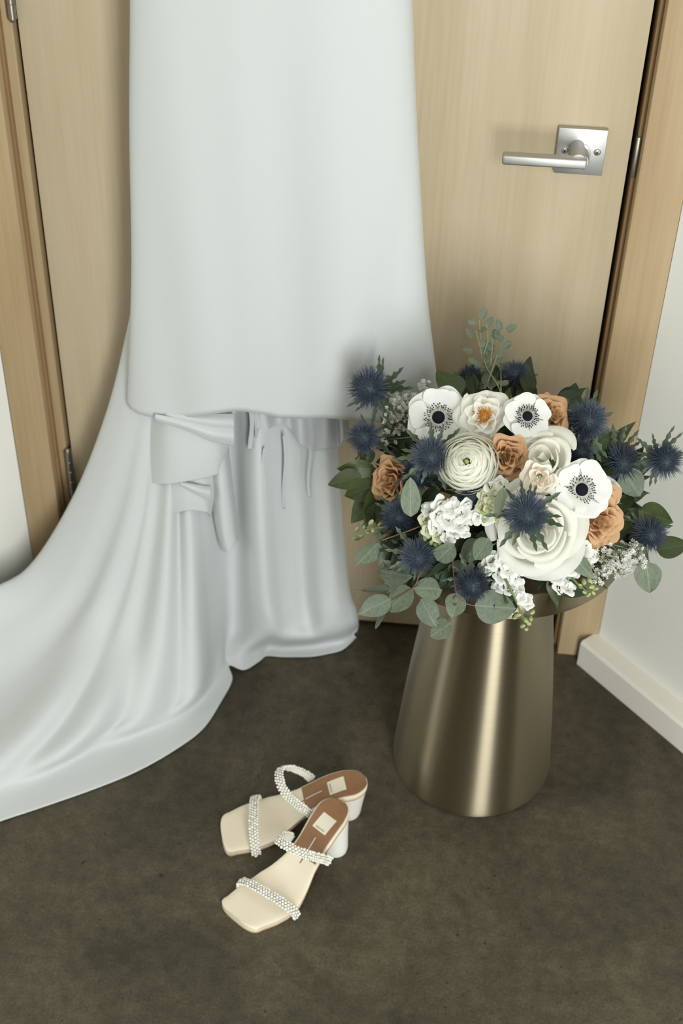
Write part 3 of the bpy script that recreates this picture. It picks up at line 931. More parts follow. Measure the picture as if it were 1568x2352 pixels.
        for p, t in zip(path, tang):
            out = (p - ctr); out -= t * out.dot(t); 
            ax = Vector((1, 0, 0)); ax -= t * ax.dot(t); ax.normalize()
            ax = (ax + Vector((0, 0, lean * 2.0))).normalized(); ax -= t * ax.dot(t); ax.normalize()
            nrm = t.cross(ax); nrm = nrm if nrm.dot(out) > 0 else -nrm
            frames.append((p, t, ax, nrm))
            for (a, b) in ((-1, -.6), (1, -.6), (1, .6), (-1, .6)):
                V.append(p + ax * (width * .5 * a) + nrm * (.0011 * b))
        F = []
        for i in range(N_):
            for k in range(4):
                k2 = (k + 1) % 4; F.append((i * 4 + k, i * 4 + k2, (i + 1) * 4 + k2, (i + 1) * 4 + k))
        F.append((3, 2, 1, 0)); F.append((N_ * 4, N_ * 4 + 1, N_ * 4 + 2, N_ * 4 + 3))
        band = link('strap', pydata('strap', V, F, False), root, M['leather_white'])
        # pearls
        length = sum((path[i + 1] - path[i]).length for i in range(N_))
        pr = .0023
        nper = int(length / (pr * 2.0)); rows_ = 4
        cum = [0]
        for i in range(N_): cum.append(cum[-1] + (path[i + 1] - path[i]).length)
        for rI in range(rows_):
            for q in range(nper):
                l = (q + (.5 if rI % 2 else 0) + .25) * pr * 2.0
                if l > length: continue
                i = 0
                while i < N_ - 1 and cum[i + 1] < l: i += 1
                f = (l - cum[i]) / max(cum[i + 1] - cum[i], 1e-6)
                p = path[i].lerp(path[i + 1], f); _, t, ax, nrm = frames[i]
                off = (rI - (rows_ - 1) / 2) * pr * 1.6
                hgt = pr * (.7 + .75 * (1 - abs(rI - 1.5) / 1.5) * .8) + rnd.uniform(-.0003, .0012)
                r = pr * rnd.choice((.82, 1, 1, 1.12))
                c = p + ax * (off + rnd.uniform(-.0004, .0004)) + nrm * hgt
                pb.add([c + v * r for v in sV], sF)
        pe = link('pearls', pb.mesh('pearls'), band, M['pearl']); pe['kind'] = 'stuff'; pe['label'] = 'rows of small round pearls'
    strap(.245, .02, .019, .0065, .0095, .036, -.004)
    strap(.640, .23, .052, .0095, .0095, .014, -.002)
    return root

sandal('sandal', 'cream pearl-strap sandal in front, square toe pointing toward the camera', at_z(549, 2115, .012), at_z(789, 1840, .080), -1)
sandal('sandal', 'cream pearl-strap sandal lying behind the other, toe pointing left', at_z(507, 1906, .012), at_z(843, 1791, .080), 1)

# ------------------------------------------------------------------ BOUQUET
BQ = Vector((0.684, -0.280, 0.482))
bouquet = empty('bouquet', BQ)
tag(bouquet, 'bridal bouquet of white anemones, toffee roses and blue thistles lying in the brass tray', 'bouquet')
SC = Vector((0.685, -0.280, 0.535)); SR = .160
PXM = 1760.0                                   # pixels per metre around the bouquet

def bq(px, py, k=1.0, off=0.0, clear=.0):
    """a point of the bouquet dome seen at a photo pixel"""
    v = ray(px, py).normalized()
    t0 = (SC - CAM).dot(v)
    q = CAM + v * t0
    d2 = (q - SC).length_squared
    s = sqrt(max(SR * SR - d2, 0)) * k + off
    t = t0 - s
    for _ in range(80):
        p = CAM + v * t
        if math.hypot(p.x - TX, p.y - TY) < RT + .012 + clear and p.z < .528 + clear:
            t -= .004
        else: break
    return CAM + v * t

def frame(n, roll=0.0):
    n = n.normalized()
    x = CR - n * CR.dot(n); x.normalize()
    y = n.cross(x)
    R = Matrix((x, y, n)).transposed()
    return R @ Matrix.Rotation(roll, 3, 'Z')

def facing(tx, ty):
    return (-CW + CR * tx + CU * ty).normalized()

def place(o, p, R, parent=bouquet, sc=1.0):
    o.parent = parent
    o.matrix_basis = Matrix.Translation(p - BQ) @ R.to_4x4() @ Matrix.Scale(sc, 4)
    return o

def stem_of(part, p, R, r=.0022, L0=.0, mat=None):
    """stem from the back of a flower to the binding point, a sub-part in the flower's own frame"""
    e = Vector((0.70, -0.255, 0.497)) + Vector((random.uniform(-.03, .03), random.uniform(-.03, .03), 0))
    Ri = R.transposed()
    le = Ri @ (e - p)
    P = [Vector((0, 0, -L0)), Vector((0, 0, -L0 - .02)), le * .55 + Vector((0, 0, -.015)), le]
    path = [catmull(P, t * 3 / 9) for t in range(10)]
    V, F = tube(path, r, 6)
    o = link('stem', pydata('stem', V, F), None, mat or M['stem'])
    o.parent = part
    return o

# petals are patches of a surface of revolution with a rounded outer edge
def petal(prof, th, nu=9, nv=8, edge=.25, pw=2.2, ruf=0.0, k=3.0, seed=0, base=.35, notch=0.0, lip=0.0, spiral=0.0):
    rnd = random.Random(seed); ph = rnd.uniform(0, 6); ph2 = rnd.uniform(0, 6)
    P = [Vector((a, b, 0)) for a, b in prof]
    V = []
    for j in range(nv):
        v = j / (nv - 1)
        for i in range(nu):
            u = -1 + 2 * i / (nu - 1)
            vv = v * (1 - edge * abs(u) ** pw - notch * math.exp(-(u / .25) ** 2))
            q = catmull(P, vv * (len(P) - 1))
            wdt = base + (1 - base) * min(1, vv * 1.7) ** .8
            a = u * th * wdt
            rho, z = q.x, q.y
            w = ruf * vv * vv
            rho += w * sin(k * u + ph) + lip * abs(u) ** 2 * vv + spiral * u * vv
            z += .6 * w * sin(k * 1.3 * u + ph2)
            V.append((rho * sin(a), rho * cos(a), z))
    return pydata('petal', V, grid_faces(nu, nv))

def add_petal(me, part, rotz, mat, sc=1.0, tilt=0.0, z=0.0):
    o = bpy.data.objects.new('petal', me); COL.objects.link(o); o.parent = part
    if len(me.materials) == 0: me.materials.append(mat)
    o.matrix_basis = Matrix.Translation((0, 0, z)) @ Matrix.Rotation(rotz, 4, 'Z') @ Matrix.Rotation(tilt, 4, 'X') @ Matrix.Scale(sc, 4)
    return o

def part_mesh(name, me, mat, p, R, label=None):
    o = link(name, me, None, mat); place(o, p, R)
    if label: o['label'] = label
    return o

# ---- anemones
def anemone(px, py, rpx, tilt, label, seed, k=1.0, off=0.0, cup=.18):
    rnd = random.Random(seed)
    p = bq(px, py, k, off); R = frame(facing(*tilt), rnd.uniform(0, 6)); r = rpx / PXM
    mb = MB()
    V, F = lathe([(.0001, -.010), (r * .10, -.006), (r * .30, .0005), (r * .34, .0015), (r * .27, .0035), (r * .1, .004), (.0001, .004)], 24, False)
    mb.add(V, F)
    part = part_mesh('anemone', mb.mesh('anemone_disc'), M['pale_ring'], p, R, label)
    # black button
    V, F = lathe([(r * .20, .002), (r * .205, .0055), (r * .17, .0085), (r * .09, .0102), (.0001, .0106)], 24, False)
    b = link('button', pydata('button', V, F), part, M['stamen'])
    # stamens
    st = MB(); fil = MB()
    for i in range(70):
        a = 2 * pi * i / 70 + rnd.uniform(-.05, .05); q = r * (.29 + .15 * ((i * 7) % 5) / 4) + rnd.uniform(-.0006, .0006)
        z = .0062 - .0022 * ((i * 7) % 5) / 4 + rnd.uniform(-.0005, .0007)
        V, F = tube([(q * cos(a), q * sin(a), z), ((q + .0019) * cos(a), (q + .0019) * sin(a), z + .0006)], [.00062, .0005], 5)
        st.add(V, F)
        V, F = tube([(r * .2 * cos(a), r * .2 * sin(a), .003), (q * cos(a), q * sin(a), z)], .00022, 3); fil.add(V, F)
    s = link('stamens', st.mesh('stamens'), part, M['stamen']); s['kind'] = 'stuff'
    s = link('filaments', fil.mesh('filaments'), part, M['pale_ring']); s['kind'] = 'stuff'
    for layer, n, rr, zz, cc in ((0, 5, 1.0, -.0030, cup - .04), (1, 5, .94, .0008, cup + .12)):
        for i in range(n):
            R1 = r * rr * rnd.uniform(.94, 1.05)
            c = cc * rnd.uniform(.7, 1.3)
            prof = [(r * .10, 0), (r * .34, r * .02 + c * r * .10), (R1 * .66, c * R1 * .42), (R1 * .88, c * R1 * .66), (R1, c * R1 * rnd.uniform(.55, .85))]
            me = petal(prof, radians(40 if layer == 0 else 37), 15, 9, .34, 2.8, r * .045, 4.5, seed * 40 + i + layer * 9, .42, rnd.choice((0, .03, .05)))
            add_petal(me, part, 2 * pi * (i + .5 * layer) / n + rnd.uniform(-.12, .12), M['p_white'], z=zz)
    stem_of(part, p, R, L0=.004)
anemone(1007, 960, 71, (-.10, .10), 'white anemone at upper left beside the cream open rose', 1, off=.012)
anemone(1209, 958, 55, (.12, .18), 'smaller white anemone at the top in front of a toffee rose', 2, off=.006)
anemone(1333, 1125, 69, (.18, .02), 'white anemone at right above the toffee rose', 3, off=.016, cup=.24)

# ---- nested-shell flowers (roses, ranunculus)
def shell_flower(name, px, py, rpx, tilt, label, seed, mat, n, k=1.0, off=0.0, kind='rose', heart=None, roll=None, mats=None, squash=1.0):
    rnd = random.Random(seed)
    p = bq(px, py, k, off); R = frame(facing(*tilt), rnd.uniform(0, 6) if roll is None else roll); r = rpx / PXM
    if squash != 1.0: R = R @ Matrix.Diagonal((1, squash, 1))
    V, F = lathe([(.0001, -r * .85), (r * .16, -r * .80), (r * .22, -r * .62), (r * .12, -r * .45), (.0001, -r * .40)], 20, False)
    part = part_mesh(name, pydata('calyx', V, F), M['stem'], p, R, label)
    for i in range(n):
        t = i / (n - 1)                    # 0 heart .. 1 outside
        if kind == 'ranunculus':
            Rk = r * (.28 + .72 * t)
            end = radians(160 - 62 * t + rnd.uniform(-6, 6))
            prof = []
            for q in range(6):
                f = radians(25) + (end - radians(25)) * q / 5
                prof.append((Rk * sin(f), -Rk * .82 * cos(f) - r * .22 * t + r * .06))
            me = petal(prof, radians(72 - 22 * t), 11, 9, .14, 2.4, r * .028, 4.5, seed * 99 + i, .5, spiral=r * .02)
            rot = i * 2.39996 + rnd.uniform(-.2, .2)
        elif kind == 'globe':
            Rk = r * (.50 + .50 * t)
            end = radians(158 - 50 * t + rnd.uniform(-6, 6))
            prof = []
            for q in range(7):
                f = radians(25) + (end - radians(25)) * q / 6
                prof.append((Rk * sin(f), -Rk * .80 * cos(f) - r * .06 * t))
            e0 = prof[-1]
            prof.append((e0[0] + r * (.015 + .05 * t), e0[1] + r * (.03 - .05 * t)))     # rolled lip
            me = petal(prof, radians(84 - 22 * t), 19, 13, .13, 2.6, r * .03, 2.6, seed * 99 + i, .5, 0, lip=0, spiral=r * .075)
            rot = i * 2.39996 + rnd.uniform(-.3, .3)
        elif kind == 'soft':                # full rose with broad smooth petals round a closed heart
            top = r * (.09 + .88 * t ** .8) * rnd.uniform(.95, 1.05)
            zt_ = r * (.46 - .58 * t ** 1.5) + rnd.uniform(-.03, .03) * r
            prof = [(r * .06, -r * .62), (top * .62, -r * .40), (top * .88, zt_ - r * .26), (top * .92, zt_ - r * .06), (top * (.98 + .10 * t), zt_ + r * (.01 - .05 * t)), (top * (1.03 + .17 * t), zt_ - r * (.01 + .10 * t))]
            me = petal(prof, radians(80 - 26 * t), 17, 12, .24, 3.2, r * .05, 3.0, seed * 99 + i, .42, rnd.choice((0, 0, .04)))
            rot = i * 2.39996 + rnd.uniform(-.35, .35)
        elif kind == 'toffee':
            top = r * (.10 + .86 * t ** .9) * rnd.uniform(.92, 1.08)
            zt_ = r * (.30 - .42 * t ** 2) + rnd.uniform(-.05, .05) * r
            prof = [(r * .06, -r * .6), (top * .55, -r * .36), (top * .80, zt_ - r * .26), (top * .90, zt_ - r * .05), (top * (1.02 + .16 * t), zt_ + r * (.02 - .10 * t))]
            me = petal(prof, radians(66 - 22 * t), 15, 10, .22, 3.0, r * (.10 if t > .1 else .05), 4.6, seed * 99 + i, .45, rnd.choice((0, .04, .07)))
            rot = i * 2.39996 + rnd.uniform(-.4, .4)
        elif kind == 'open':
            top = r * (.30 + .72 * t ** .8) * rnd.uniform(.94, 1.06)
            zt_ = r * (.28 - .34 * t)
            prof = [(r * .05, -r * .25), (top * .40, -r * .16), (top * .72, zt_ - r * .14), (top * .92, zt_ + r * .02), (top * 1.04, zt_ + r * (.06 - .12 * t))]
            me = petal(prof, radians(54 - 8 * t), 13, 9, .20, 2.2, r * .085, 5.0, seed * 99 + i, .4, rnd.choice((0, .05, .08)))
            rot = i * 2.39996 + rnd.uniform(-.2, .2)
        else:                               # full garden rose with broad soft petals
            mid = r * (.24 + .70 * t ** .85) * rnd.uniform(.97, 1.04)
            top = mid * (.52 + .56 * t)
            zt_ = r * (.50 - .72 * t ** 1.5)
            prof = [(r * .06, -r * .72), (mid * .78, -r * .52), (mid, zt_ - r * .40), (mid * .5 + top * .5 + r * .03, zt_ - r * .10), (top, zt_ + r * (.02 - .06 * t))]
            me = petal(prof, radians(88 - 26 * t), 15, 10, .20, 2.6, r * .045, 2.6, seed * 99 + i, .5, 0, lip=r * .06 * t)
            rot = i * 2.39996 + rnd.uniform(-.25, .25)
        mm = mat
        if mats: mm = mats(t)
        add_petal(me, part, rot, mm)
    if heart == 'green':
        V, F = lathe([(r * .07, r * .22), (r * .07, r * .30), (r * .04, r * .33), (.0001, r * .29)], 14, False)
        link('heart', pydata('heart', V, F), part, M['green_eye'])
    if heart == 'amber':
        mb = MB(); m2 = MB()
        for i in range(46):
            a = i * 2.39996; q = r * .26 * sqrt(i / 46)
            tip = Vector((q * 1.5 * cos(a), q * 1.5 * sin(a), r * (.20 - .1 * (i / 46))))
            V, F = tube([(q * .5 * cos(a), q * .5 * sin(a), -r * .12), tip], [.0004, .0003], 4); mb.add(V, F)
            V, F = tube([tip, tip + Vector((.0006 * cos(a), .0006 * sin(a), .0016))], [.0009, .0006], 5); (m2 if i < 16 else mb).add(V, F)
        V, F = lathe([(r * .36, -r * .10), (r * .22, -r * .06), (r * .1, -r * .02), (.0001, 0)], 16, False); mb.add(V, F)
        q = link('stamens', mb.mesh('stamens'), part, M['amber']); q['kind'] = 'stuff'
        q = link('stamen_tips', m2.mesh('stamen_tips'), part, M['amber_dark']); q['kind'] = 'stuff'
    if R.determinant() and squash == 1.0: stem_of(part, p, R, .0026, r * .75)
    return part

shell_flower('ranunculus', 1074, 1063, 69, (-.22, .12), 'full creamy white ranunculus with a small green eye', 11, M['p_cream'], 52, kind='ranunculus', heart='green', off=.010)
shell_flower('garden_rose', 1234, 1212, 106, (-.05, -.12), 'largest ivory rose at the bottom centre under a thistle', 12, M['p_rose'], 17, kind='soft', off=.008)
shell_flower('open_rose', 1110, 955, 62, (-.30, .05), 'open cream rose with amber stamens between two anemones', 13, M['p_rose'], 14, kind='open', heart='amber', off=.002)
shell_flower('lisianthus', 1252, 1056, 74, (-.42, .20), 'creamy cupped bloom above the large ivory rose', 14, M['p_cream'], 12, kind='soft', off=-.004)
shell_flower('spray_rose', 1240, 1098, 38, (-.10, -.25), 'small blush ruffled bud in front of the cupped bloom', 15, M['p_blush'], 12, kind='toffee', off=.030)
shell_flower('toffee_rose', 1163, 1047, 52, (.05, .0), 'toffee brown rose in the middle of the bouquet', 16, M['p_tan'], 20, kind='toffee', off=-.006)
shell_flower('toffee_rose', 897, 1104, 62, (-.80, -.05), 'toffee brown rose at the left edge seen from its side', 17, M['p_tan'], 20, kind='toffee', off=-.004)
shell_flower('toffee_rose', 1372, 1192, 72, (.42, -.30), 'toffee brown rose at lower right below the anemone', 18, M['p_tan'], 24, kind='toffee', off=-.004)
shell_flower('toffee_rose', 1262, 952, 56, (.35, .30), 'toffee brown rose at the top behind an anemone', 19, M['p_tan'], 20, kind='toffee', off=-.030)
shell_flower('ivory_bud', 1403, 1128, 34, (.6, .3), 'ivory petals peeking out behind the right anemone', 20, M['p_rose'], 9, kind='soft', off=-.012)

# ---- thistles
SPK = None
def thistle_mesh(seed, n=420):
    rnd = random.Random(seed)
    core = MB(); sp = MB()
    V, F = lathe([(.0001, -.42), (.28, -.36), (.46, -.12), (.50, .10), (.42, .34), (.22, .50), (.0001, .55)], 16, False)
    core.add(V, F)
    for i in range(n):
        z = 1 - (i + .5) / n * 1.62
        a = i * 2.39996 + rnd.uniform(-.1, .1)
        s = sqrt(max(0, 1 - z * z))
        d = Vector((s * cos(a), s * sin(a), z))
        st = Vector((d.x * .42, d.y * .42, d.z * .46))
        dd = (d + Vector((rnd.uniform(-.16, .16), rnd.uniform(-.16, .16), rnd.uniform(-.05, .16)))).normalized()
        ln = rnd.uniform(.36, .60) * (1.0 if z < .75 else .75)
        V, F = tube([st, st + dd * ln * .55, st + dd * ln], [.020, .014, .003], 3)
        sp.add(V, F)
    return core.mesh('thistle_core'), sp.mesh('spines', False)

def bract_mesh(seed):
    rnd = random.Random(seed)
    V, F = [], []
    n = 9
    for i in range(n):
        t = i / (n - 1)
        w = .085 * (1 - t) ** .8 + .012
        if i % 2 == 1 and i < n - 1: w *= 2.3
        zz = -.10 * sin(pi * t) + rnd.uniform(-.01, .01)
        V += [(-w, t, zz + w * .35), (0, t - (.04 if i % 2 else 0), zz), (w, t, zz + w * .35)]
    V[-3] = V[-2] = V[-1] = (0, 1.05, 0)
    return pydata('bract', V, grid_faces(3, n), False)
TM = [thistle_mesh(s) for s in (1, 2, 3)]
BM_ = [bract_mesh(s) for s in (4, 5)]
for c_, s_ in TM: c_.materials.append(M['thistle_core'])
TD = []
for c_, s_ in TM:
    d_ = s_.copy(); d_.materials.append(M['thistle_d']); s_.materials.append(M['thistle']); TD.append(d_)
for b_ in BM_: b_.materials.append(M['bract'])

def thistle(px, py, rpx, tilt, label, seed, off=0.0, dark=False, nb=8, blen=1.15, k=1.0, spread=.75):
    rnd = random.Random(seed)
    p = bq(px, py, k, off); R = frame(facing(*tilt), rnd.uniform(0, 6)); r = rpx / PXM
    c_, s_ = TM[seed % 3]
    part = link('thistle', c_, None); place(part, p, R, sc=r); part['label'] = label
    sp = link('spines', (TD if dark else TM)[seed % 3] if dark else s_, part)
    sp['kind'] = 'stuff'
    nb += 3
    for i in range(nb):
        a = 2 * pi * i / nb + rnd.uniform(-.25, .25)
        b = bpy.data.objects.new('bract', BM_[i % 2]); COL.objects.link(b); b.parent = part
        ln = blen * rnd.uniform(.8, 1.2)
        b.matrix_basis = Matrix.Rotation(a, 4, 'Z') @ Matrix.Translation((0, .22, -.42)) @ Matrix.Rotation(spread + rnd.uniform(-.3, .3) - .9, 4, 'X') @ Matrix.Scale(ln, 4)
    # stem (the part is scaled, so divide by r)
    e = Vector((0.70, -0.255, 0.497)) + Vector((rnd.uniform(-.03, .03), rnd.uniform(-.03, .03), 0))
    le = (R.transposed() @ (e - p)) / r
    P = [Vector((0, 0, -.35)), Vector((0, 0, -1.1)), le * .5 + Vector((0, 0, -.6)), le]
    V, F = tube([catmull(P, t * 3 / 9) for t in range(10)], .0017 / r, 6)
    link('stem', pydata('stem', V, F), part, M['stem'])
    return part

thistle(848, 890, 58, (-.75, .15), 'blue thistle at the far upper left against the white dress', 31, off=.0, nb=10, blen=1.25)
thistle(836, 1004, 48, (-.65, .05), 'blue thistle at left just below the uppermost left one', 32, off=.0, nb=8)
thistle(988, 1046, 52, (-.25, .0), 'blue thistle overlapping the creamy ranunculus', 33, off=.034, nb=9, blen=1.2)
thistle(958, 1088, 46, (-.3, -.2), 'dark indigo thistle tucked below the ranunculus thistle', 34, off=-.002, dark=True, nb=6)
thistle(1208, 1180, 56, (-.12, -.05), 'blue thistle resting on the large ivory rose', 35, off=.058, nb=10, blen=1.15, spread=.95)
thistle(914, 1187, 49, (-.30, -.12), 'blue thistle below the left toffee rose', 36, off=.006, nb=7)
thistle(958, 1278, 48, (-.10, -.10), 'bright blue thistle at lower left among eucalyptus leaves', 37, off=.050, nb=9, blen=1.2)
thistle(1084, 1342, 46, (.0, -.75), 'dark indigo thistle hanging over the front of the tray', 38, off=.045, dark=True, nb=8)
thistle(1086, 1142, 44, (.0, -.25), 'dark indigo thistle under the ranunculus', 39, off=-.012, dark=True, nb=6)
thistle(1348, 966, 58, (.12, .35), 'large blue thistle at upper right by the door frame', 40, off=-.012, nb=11, blen=1.2)
thistle(1330, 1040, 40, (.3, .1), 'dark indigo thistle hidden above the right anemone', 41, off=-.040, dark=True, nb=7)
thistle(1428, 1062, 54, (.25, -.35), 'blue thistle at right above a pale eucalyptus leaf', 42, off=.0, nb=10, blen=1.25)
thistle(1526, 1058, 50, (.45, -.45), 'blue thistle furthest right against the wall', 43, off=.0, nb=9, blen=1.2)
thistle(1492, 1226, 50, (.35, -.15), 'blue thistle at lower right beside the white sprays', 44, off=.0, nb=9)
thistle(1183, 860, 42, (.10, .90), 'teal thistle at the top behind the green sprig', 45, off=-.02, nb=8)
thistle(1080, 872, 42, (-.25, .85), 'dark indigo thistle at the top behind the cream rose', 46, off=-.03, dark=True, nb=8)

# ---- leaves
def leaf_mesh(kind, seed):
    rnd = random.Random(seed)
    nu, nv = 7, 11
    V = []
    for j in range(nv):
        t = j / (nv - 1)
        if kind == 'round': w = .5 * (sin(pi * t ** .82) ** .62) * (1 - .10 * t)
        elif kind == 'ovate': w = .5 * sin(pi * t ** .72) ** .85
        else: w = .5 * sin(pi * t ** .6) ** 1.1
        if j == 0: w = .015
        if j == nv - 1: w = .006
        for i in range(nu):
            u = -1 + 2 * i / (nu - 1)
            x = w * u
            z = .10 * abs(u) * w * 2 * .6 + .10 * sin(pi * t) * -1 * .5 + .03 * sin(4 * t + seed) * u + .02 * sin(9 * t + seed * 2) * u * abs(u)
            V.append((x, t, z))
    return pydata('leaf', V, grid_faces(nu, nv))
LM = {}
for kd in ('round', 'ovate', 'lance'):
    for mt in ('euc', 'salal', 'fern'):
        LM[kd, mt] = []
        for s in range(3):
            me = leaf_mesh(kd, s + 1); me.materials.append(M[mt]); LM[kd, mt].append(me)

def leaf_mat4(b, t, width, roll):
    ax = t - b; L = ax.length; ax.normalize()
    n = -CW - ax * (-CW).dot(ax); n.normalize()
    n = Matrix.Rotation(roll, 3, ax) @ n
    x = ax.cross(n)
    R = Matrix((x, ax, n)).transposed().to_4x4()
    S = Matrix.Diagonal((width, L, (width + L) / 2, 1))
    return R @ S, L

def leaf(base, tip, wpx, kind='round', mat='euc', roll=0.0, ob=0.0, ot=0.0, parent=None, k=1.0, label=None, idx=[0]):
    b = bq(base[0], base[1], k, ob, .004); t = bq(tip[0], tip[1], k, ot, .004)
    m4, L = leaf_mat4(b, t, wpx / PXM / max(.25, abs(cos(roll))), roll)
    idx[0] += 1
    o = bpy.data.objects.new('leaf', LM[kind, mat][idx[0] % 3]); COL.objects.link(o)
    o.parent = parent or bouquet
    po = parent.matrix_basis.translation if parent else Vector((0, 0, 0))
    o.matrix_basis = Matrix.Translation(b - BQ - po) @ m4
    if label: o['label'] = label
    return b

def branch(name, px_path, offs, r, mat, label=None):
    """a twig given by pixels and offsets: a part whose leaves are its children"""
    P = [bq(x, y, 1.0, o, .004) for (x, y), o in zip(px_path, offs)]
    n = (len(P) - 1) * 6
    path = [catmull(P, i * (len(P) - 1) / n) - BQ for i in range(n + 1)]
    V, F = tube(path, [r * (1 - .45 * i / n) for i in range(n + 1)], 6)
    o = link(name, pydata(name, V, F), bouquet, mat)
    if label: o['label'] = label
    return o

# eucalyptus, lower left spray
b1 = branch('eucalyptus_branch', [(1010, 1190), (945, 1217), (880, 1240), (868, 1246)], [-.03, .012, .012, .010], .0011, M['red_stem'], 'silver-green eucalyptus branch at the left')
leaf((943, 1187), (942, 1096), 47, 'round', 'euc', .1, .034, .040, b1)
leaf((870, 1247), (818, 1300), 46, 'round', 'euc', -.5, .012, .014, b1)
leaf((908, 1232), (868, 1300), 62, 'round', 'euc', .5, -.012, .0, b1)
leaf((920, 1250), (872, 1292), 60, 'round', 'euc', .2, -.014, -.006, b1)
b2 = branch('eucalyptus_branch', [(1010, 1250), (968, 1312), (948, 1350), (900, 1378)], [-.02, .012, .016, .018], .0011, M['red_stem'], 'eucalyptus branch drooping to the lower left')
leaf((948, 1318), (880, 1288), 26, 'ovate', 'euc', .75, .020, .018, b2)
leaf((945, 1322), (868, 1310), 56, 'round', 'euc', .3, -.006, -.004, b2)
leaf((948, 1352), (886, 1400), 58, 'round', 'euc', .2, .018, .020, b2)
leaf((898, 1376), (820, 1412), 52, 'ovate', 'euc', -.2, .020, .022, b2)
leaf((893, 1352), (818, 1355), 16, 'lance', 'euc', 1.0, .012, .012, b2)
leaf((914, 1334), (866, 1358), 30, 'ovate', 'euc', .5, .004, .004, b2)
leaf((884, 1398), (862, 1444), 16, 'ovate', 'euc', 1.1, .016, .016, b2)
b3 = branch('eucalyptus_branch', [(1040, 1250), (1040, 1300), (1046, 1352), (1055, 1380), (1092, 1392)], [-.01, .010, .018, .020, .026], .0011, M['red_stem'], 'eucalyptus branch hanging over the front of the tray')
leaf((1014, 1354), (950, 1350), 56, 'round', 'euc', -.1, .028, .030, b3)
leaf((1090, 1391), (1184, 1398), 80, 'round', 'euc', .1, .032, .036, b3)
leaf((1052, 1362), (1038, 1418), 50, 'round', 'euc', .2, .020, .024, b3)
leaf((966, 1376), (1002, 1440), 54, 'round', 'euc', -.1, .030, .034, b3)
leaf((1036, 1430), (988, 1462), 48, 'round', 'euc', .15, .032, .036, b3)
leaf((1004, 1288), (1044, 1250), 50, 'round', 'euc', .1, .020, .026, b3)
leaf((1038, 1290), (1058, 1325), 40, 'ovate', 'euc', .4, -.002, .0, b3)
b4 = branch('eucalyptus_branch', [(1150, 1240), (1120, 1262), (1100, 1300)], [-.01, .006, .010], .0010, M['stem'], 'short eucalyptus branch in the front centre')
leaf((1122, 1236), (1090, 1286), 44, 'round', 'euc', .1, .016, .022, b4)
leaf((1100, 1240), (1060, 1292), 46, 'round', 'euc', .3, -.012, -.006, b4)
leaf((1155, 1122), (1138, 1196), 20, 'ovate', 'euc', .8, .040, .050, b4)
leaf((1210, 1300), (1272, 1338), 24, 'ovate', 'euc', .8, .004, .012, b4)
leaf((1306, 1272), (1362, 1328), 40, 'ovate', 'euc', .3, .026, .030, b4)
b5 = branch('eucalyptus_branch', [(1400, 1150), (1440, 1165), (1475, 1215), (1490, 1290)], [-.03, -.012, .0, .0], .0013, M['stem'], 'eucalyptus branch reaching right')
leaf((1484, 1290), (1492, 1362), 66, 'round', 'euc', .1, .006, .006, b5)
leaf((1440, 1250), (1482, 1292), 50, 'round', 'euc', .4, -.02, -.02, b5)
leaf((1432, 1080), (1470, 1140), 66, 'round', 'euc', .1, -.006, -.004, b5)
leaf((1466, 1172), (1546, 1200), 60, 'ovate', 'salal', .2, .0, .004, b5)
leaf((1506, 1262), (1584, 1250), 52, 'ovate', 'salal', -.3, -.006, -.006, b5)
leaf((1440, 1130), (1420, 1180), 44, 'ovate', 'salal', .4, -.02, -.02, b5)
leaf((1462, 1090), (1430, 1040), 44, 'ovate', 'euc', .5, -.02, -.02, b5)
# dark leaves on the left and top
b6 = branch('leaf_branch', [(930, 1110), (880, 1100), (840, 1090)], [-.05, -.02, -.01], .0014, M['stem'], 'dark green leafy twig at the far left')
leaf((830, 1092), (752, 1114), 50, 'ovate', 'salal', .2, .004, .004, b6)
leaf((862, 1078), (772, 1076), 44, 'ovate', 'salal', -.4, -.008, -.008, b6)
leaf((866, 1112), (790, 1140), 64, 'ovate', 'salal', .3, -.010, -.008, b6)
leaf((862, 1130), (806, 1202), 56, 'ovate', 'salal', .1, -.012, -.012, b6)
leaf((856, 1060), (826, 1030), 40, 'ovate', 'salal', .4, -.012, -.012, b6)
leaf((880, 1120), (840, 1210), 60, 'ovate', 'salal', -.2, -.018, -.018, b6)
leaf((1060, 905), (1002, 850), 60, 'ovate', 'salal', .2, -.02, -.02, b6)

# dense dark foliage between the blooms
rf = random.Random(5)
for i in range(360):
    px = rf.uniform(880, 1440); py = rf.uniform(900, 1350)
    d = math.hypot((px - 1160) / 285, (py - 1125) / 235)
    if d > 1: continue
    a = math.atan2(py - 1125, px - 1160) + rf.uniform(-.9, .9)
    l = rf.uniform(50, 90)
    leaf((px, py), (px + l * cos(a), py + l * sin(a)), rf.uniform(26, 48), rf.choice(('ovate', 'lance')), rf.choice(('fern', 'fern', 'fern', 'salal')), rf.uniform(-.7, .7), -.036 - rf.uniform(0, .05), -.034 - rf.uniform(0, .03), None, 1.0)

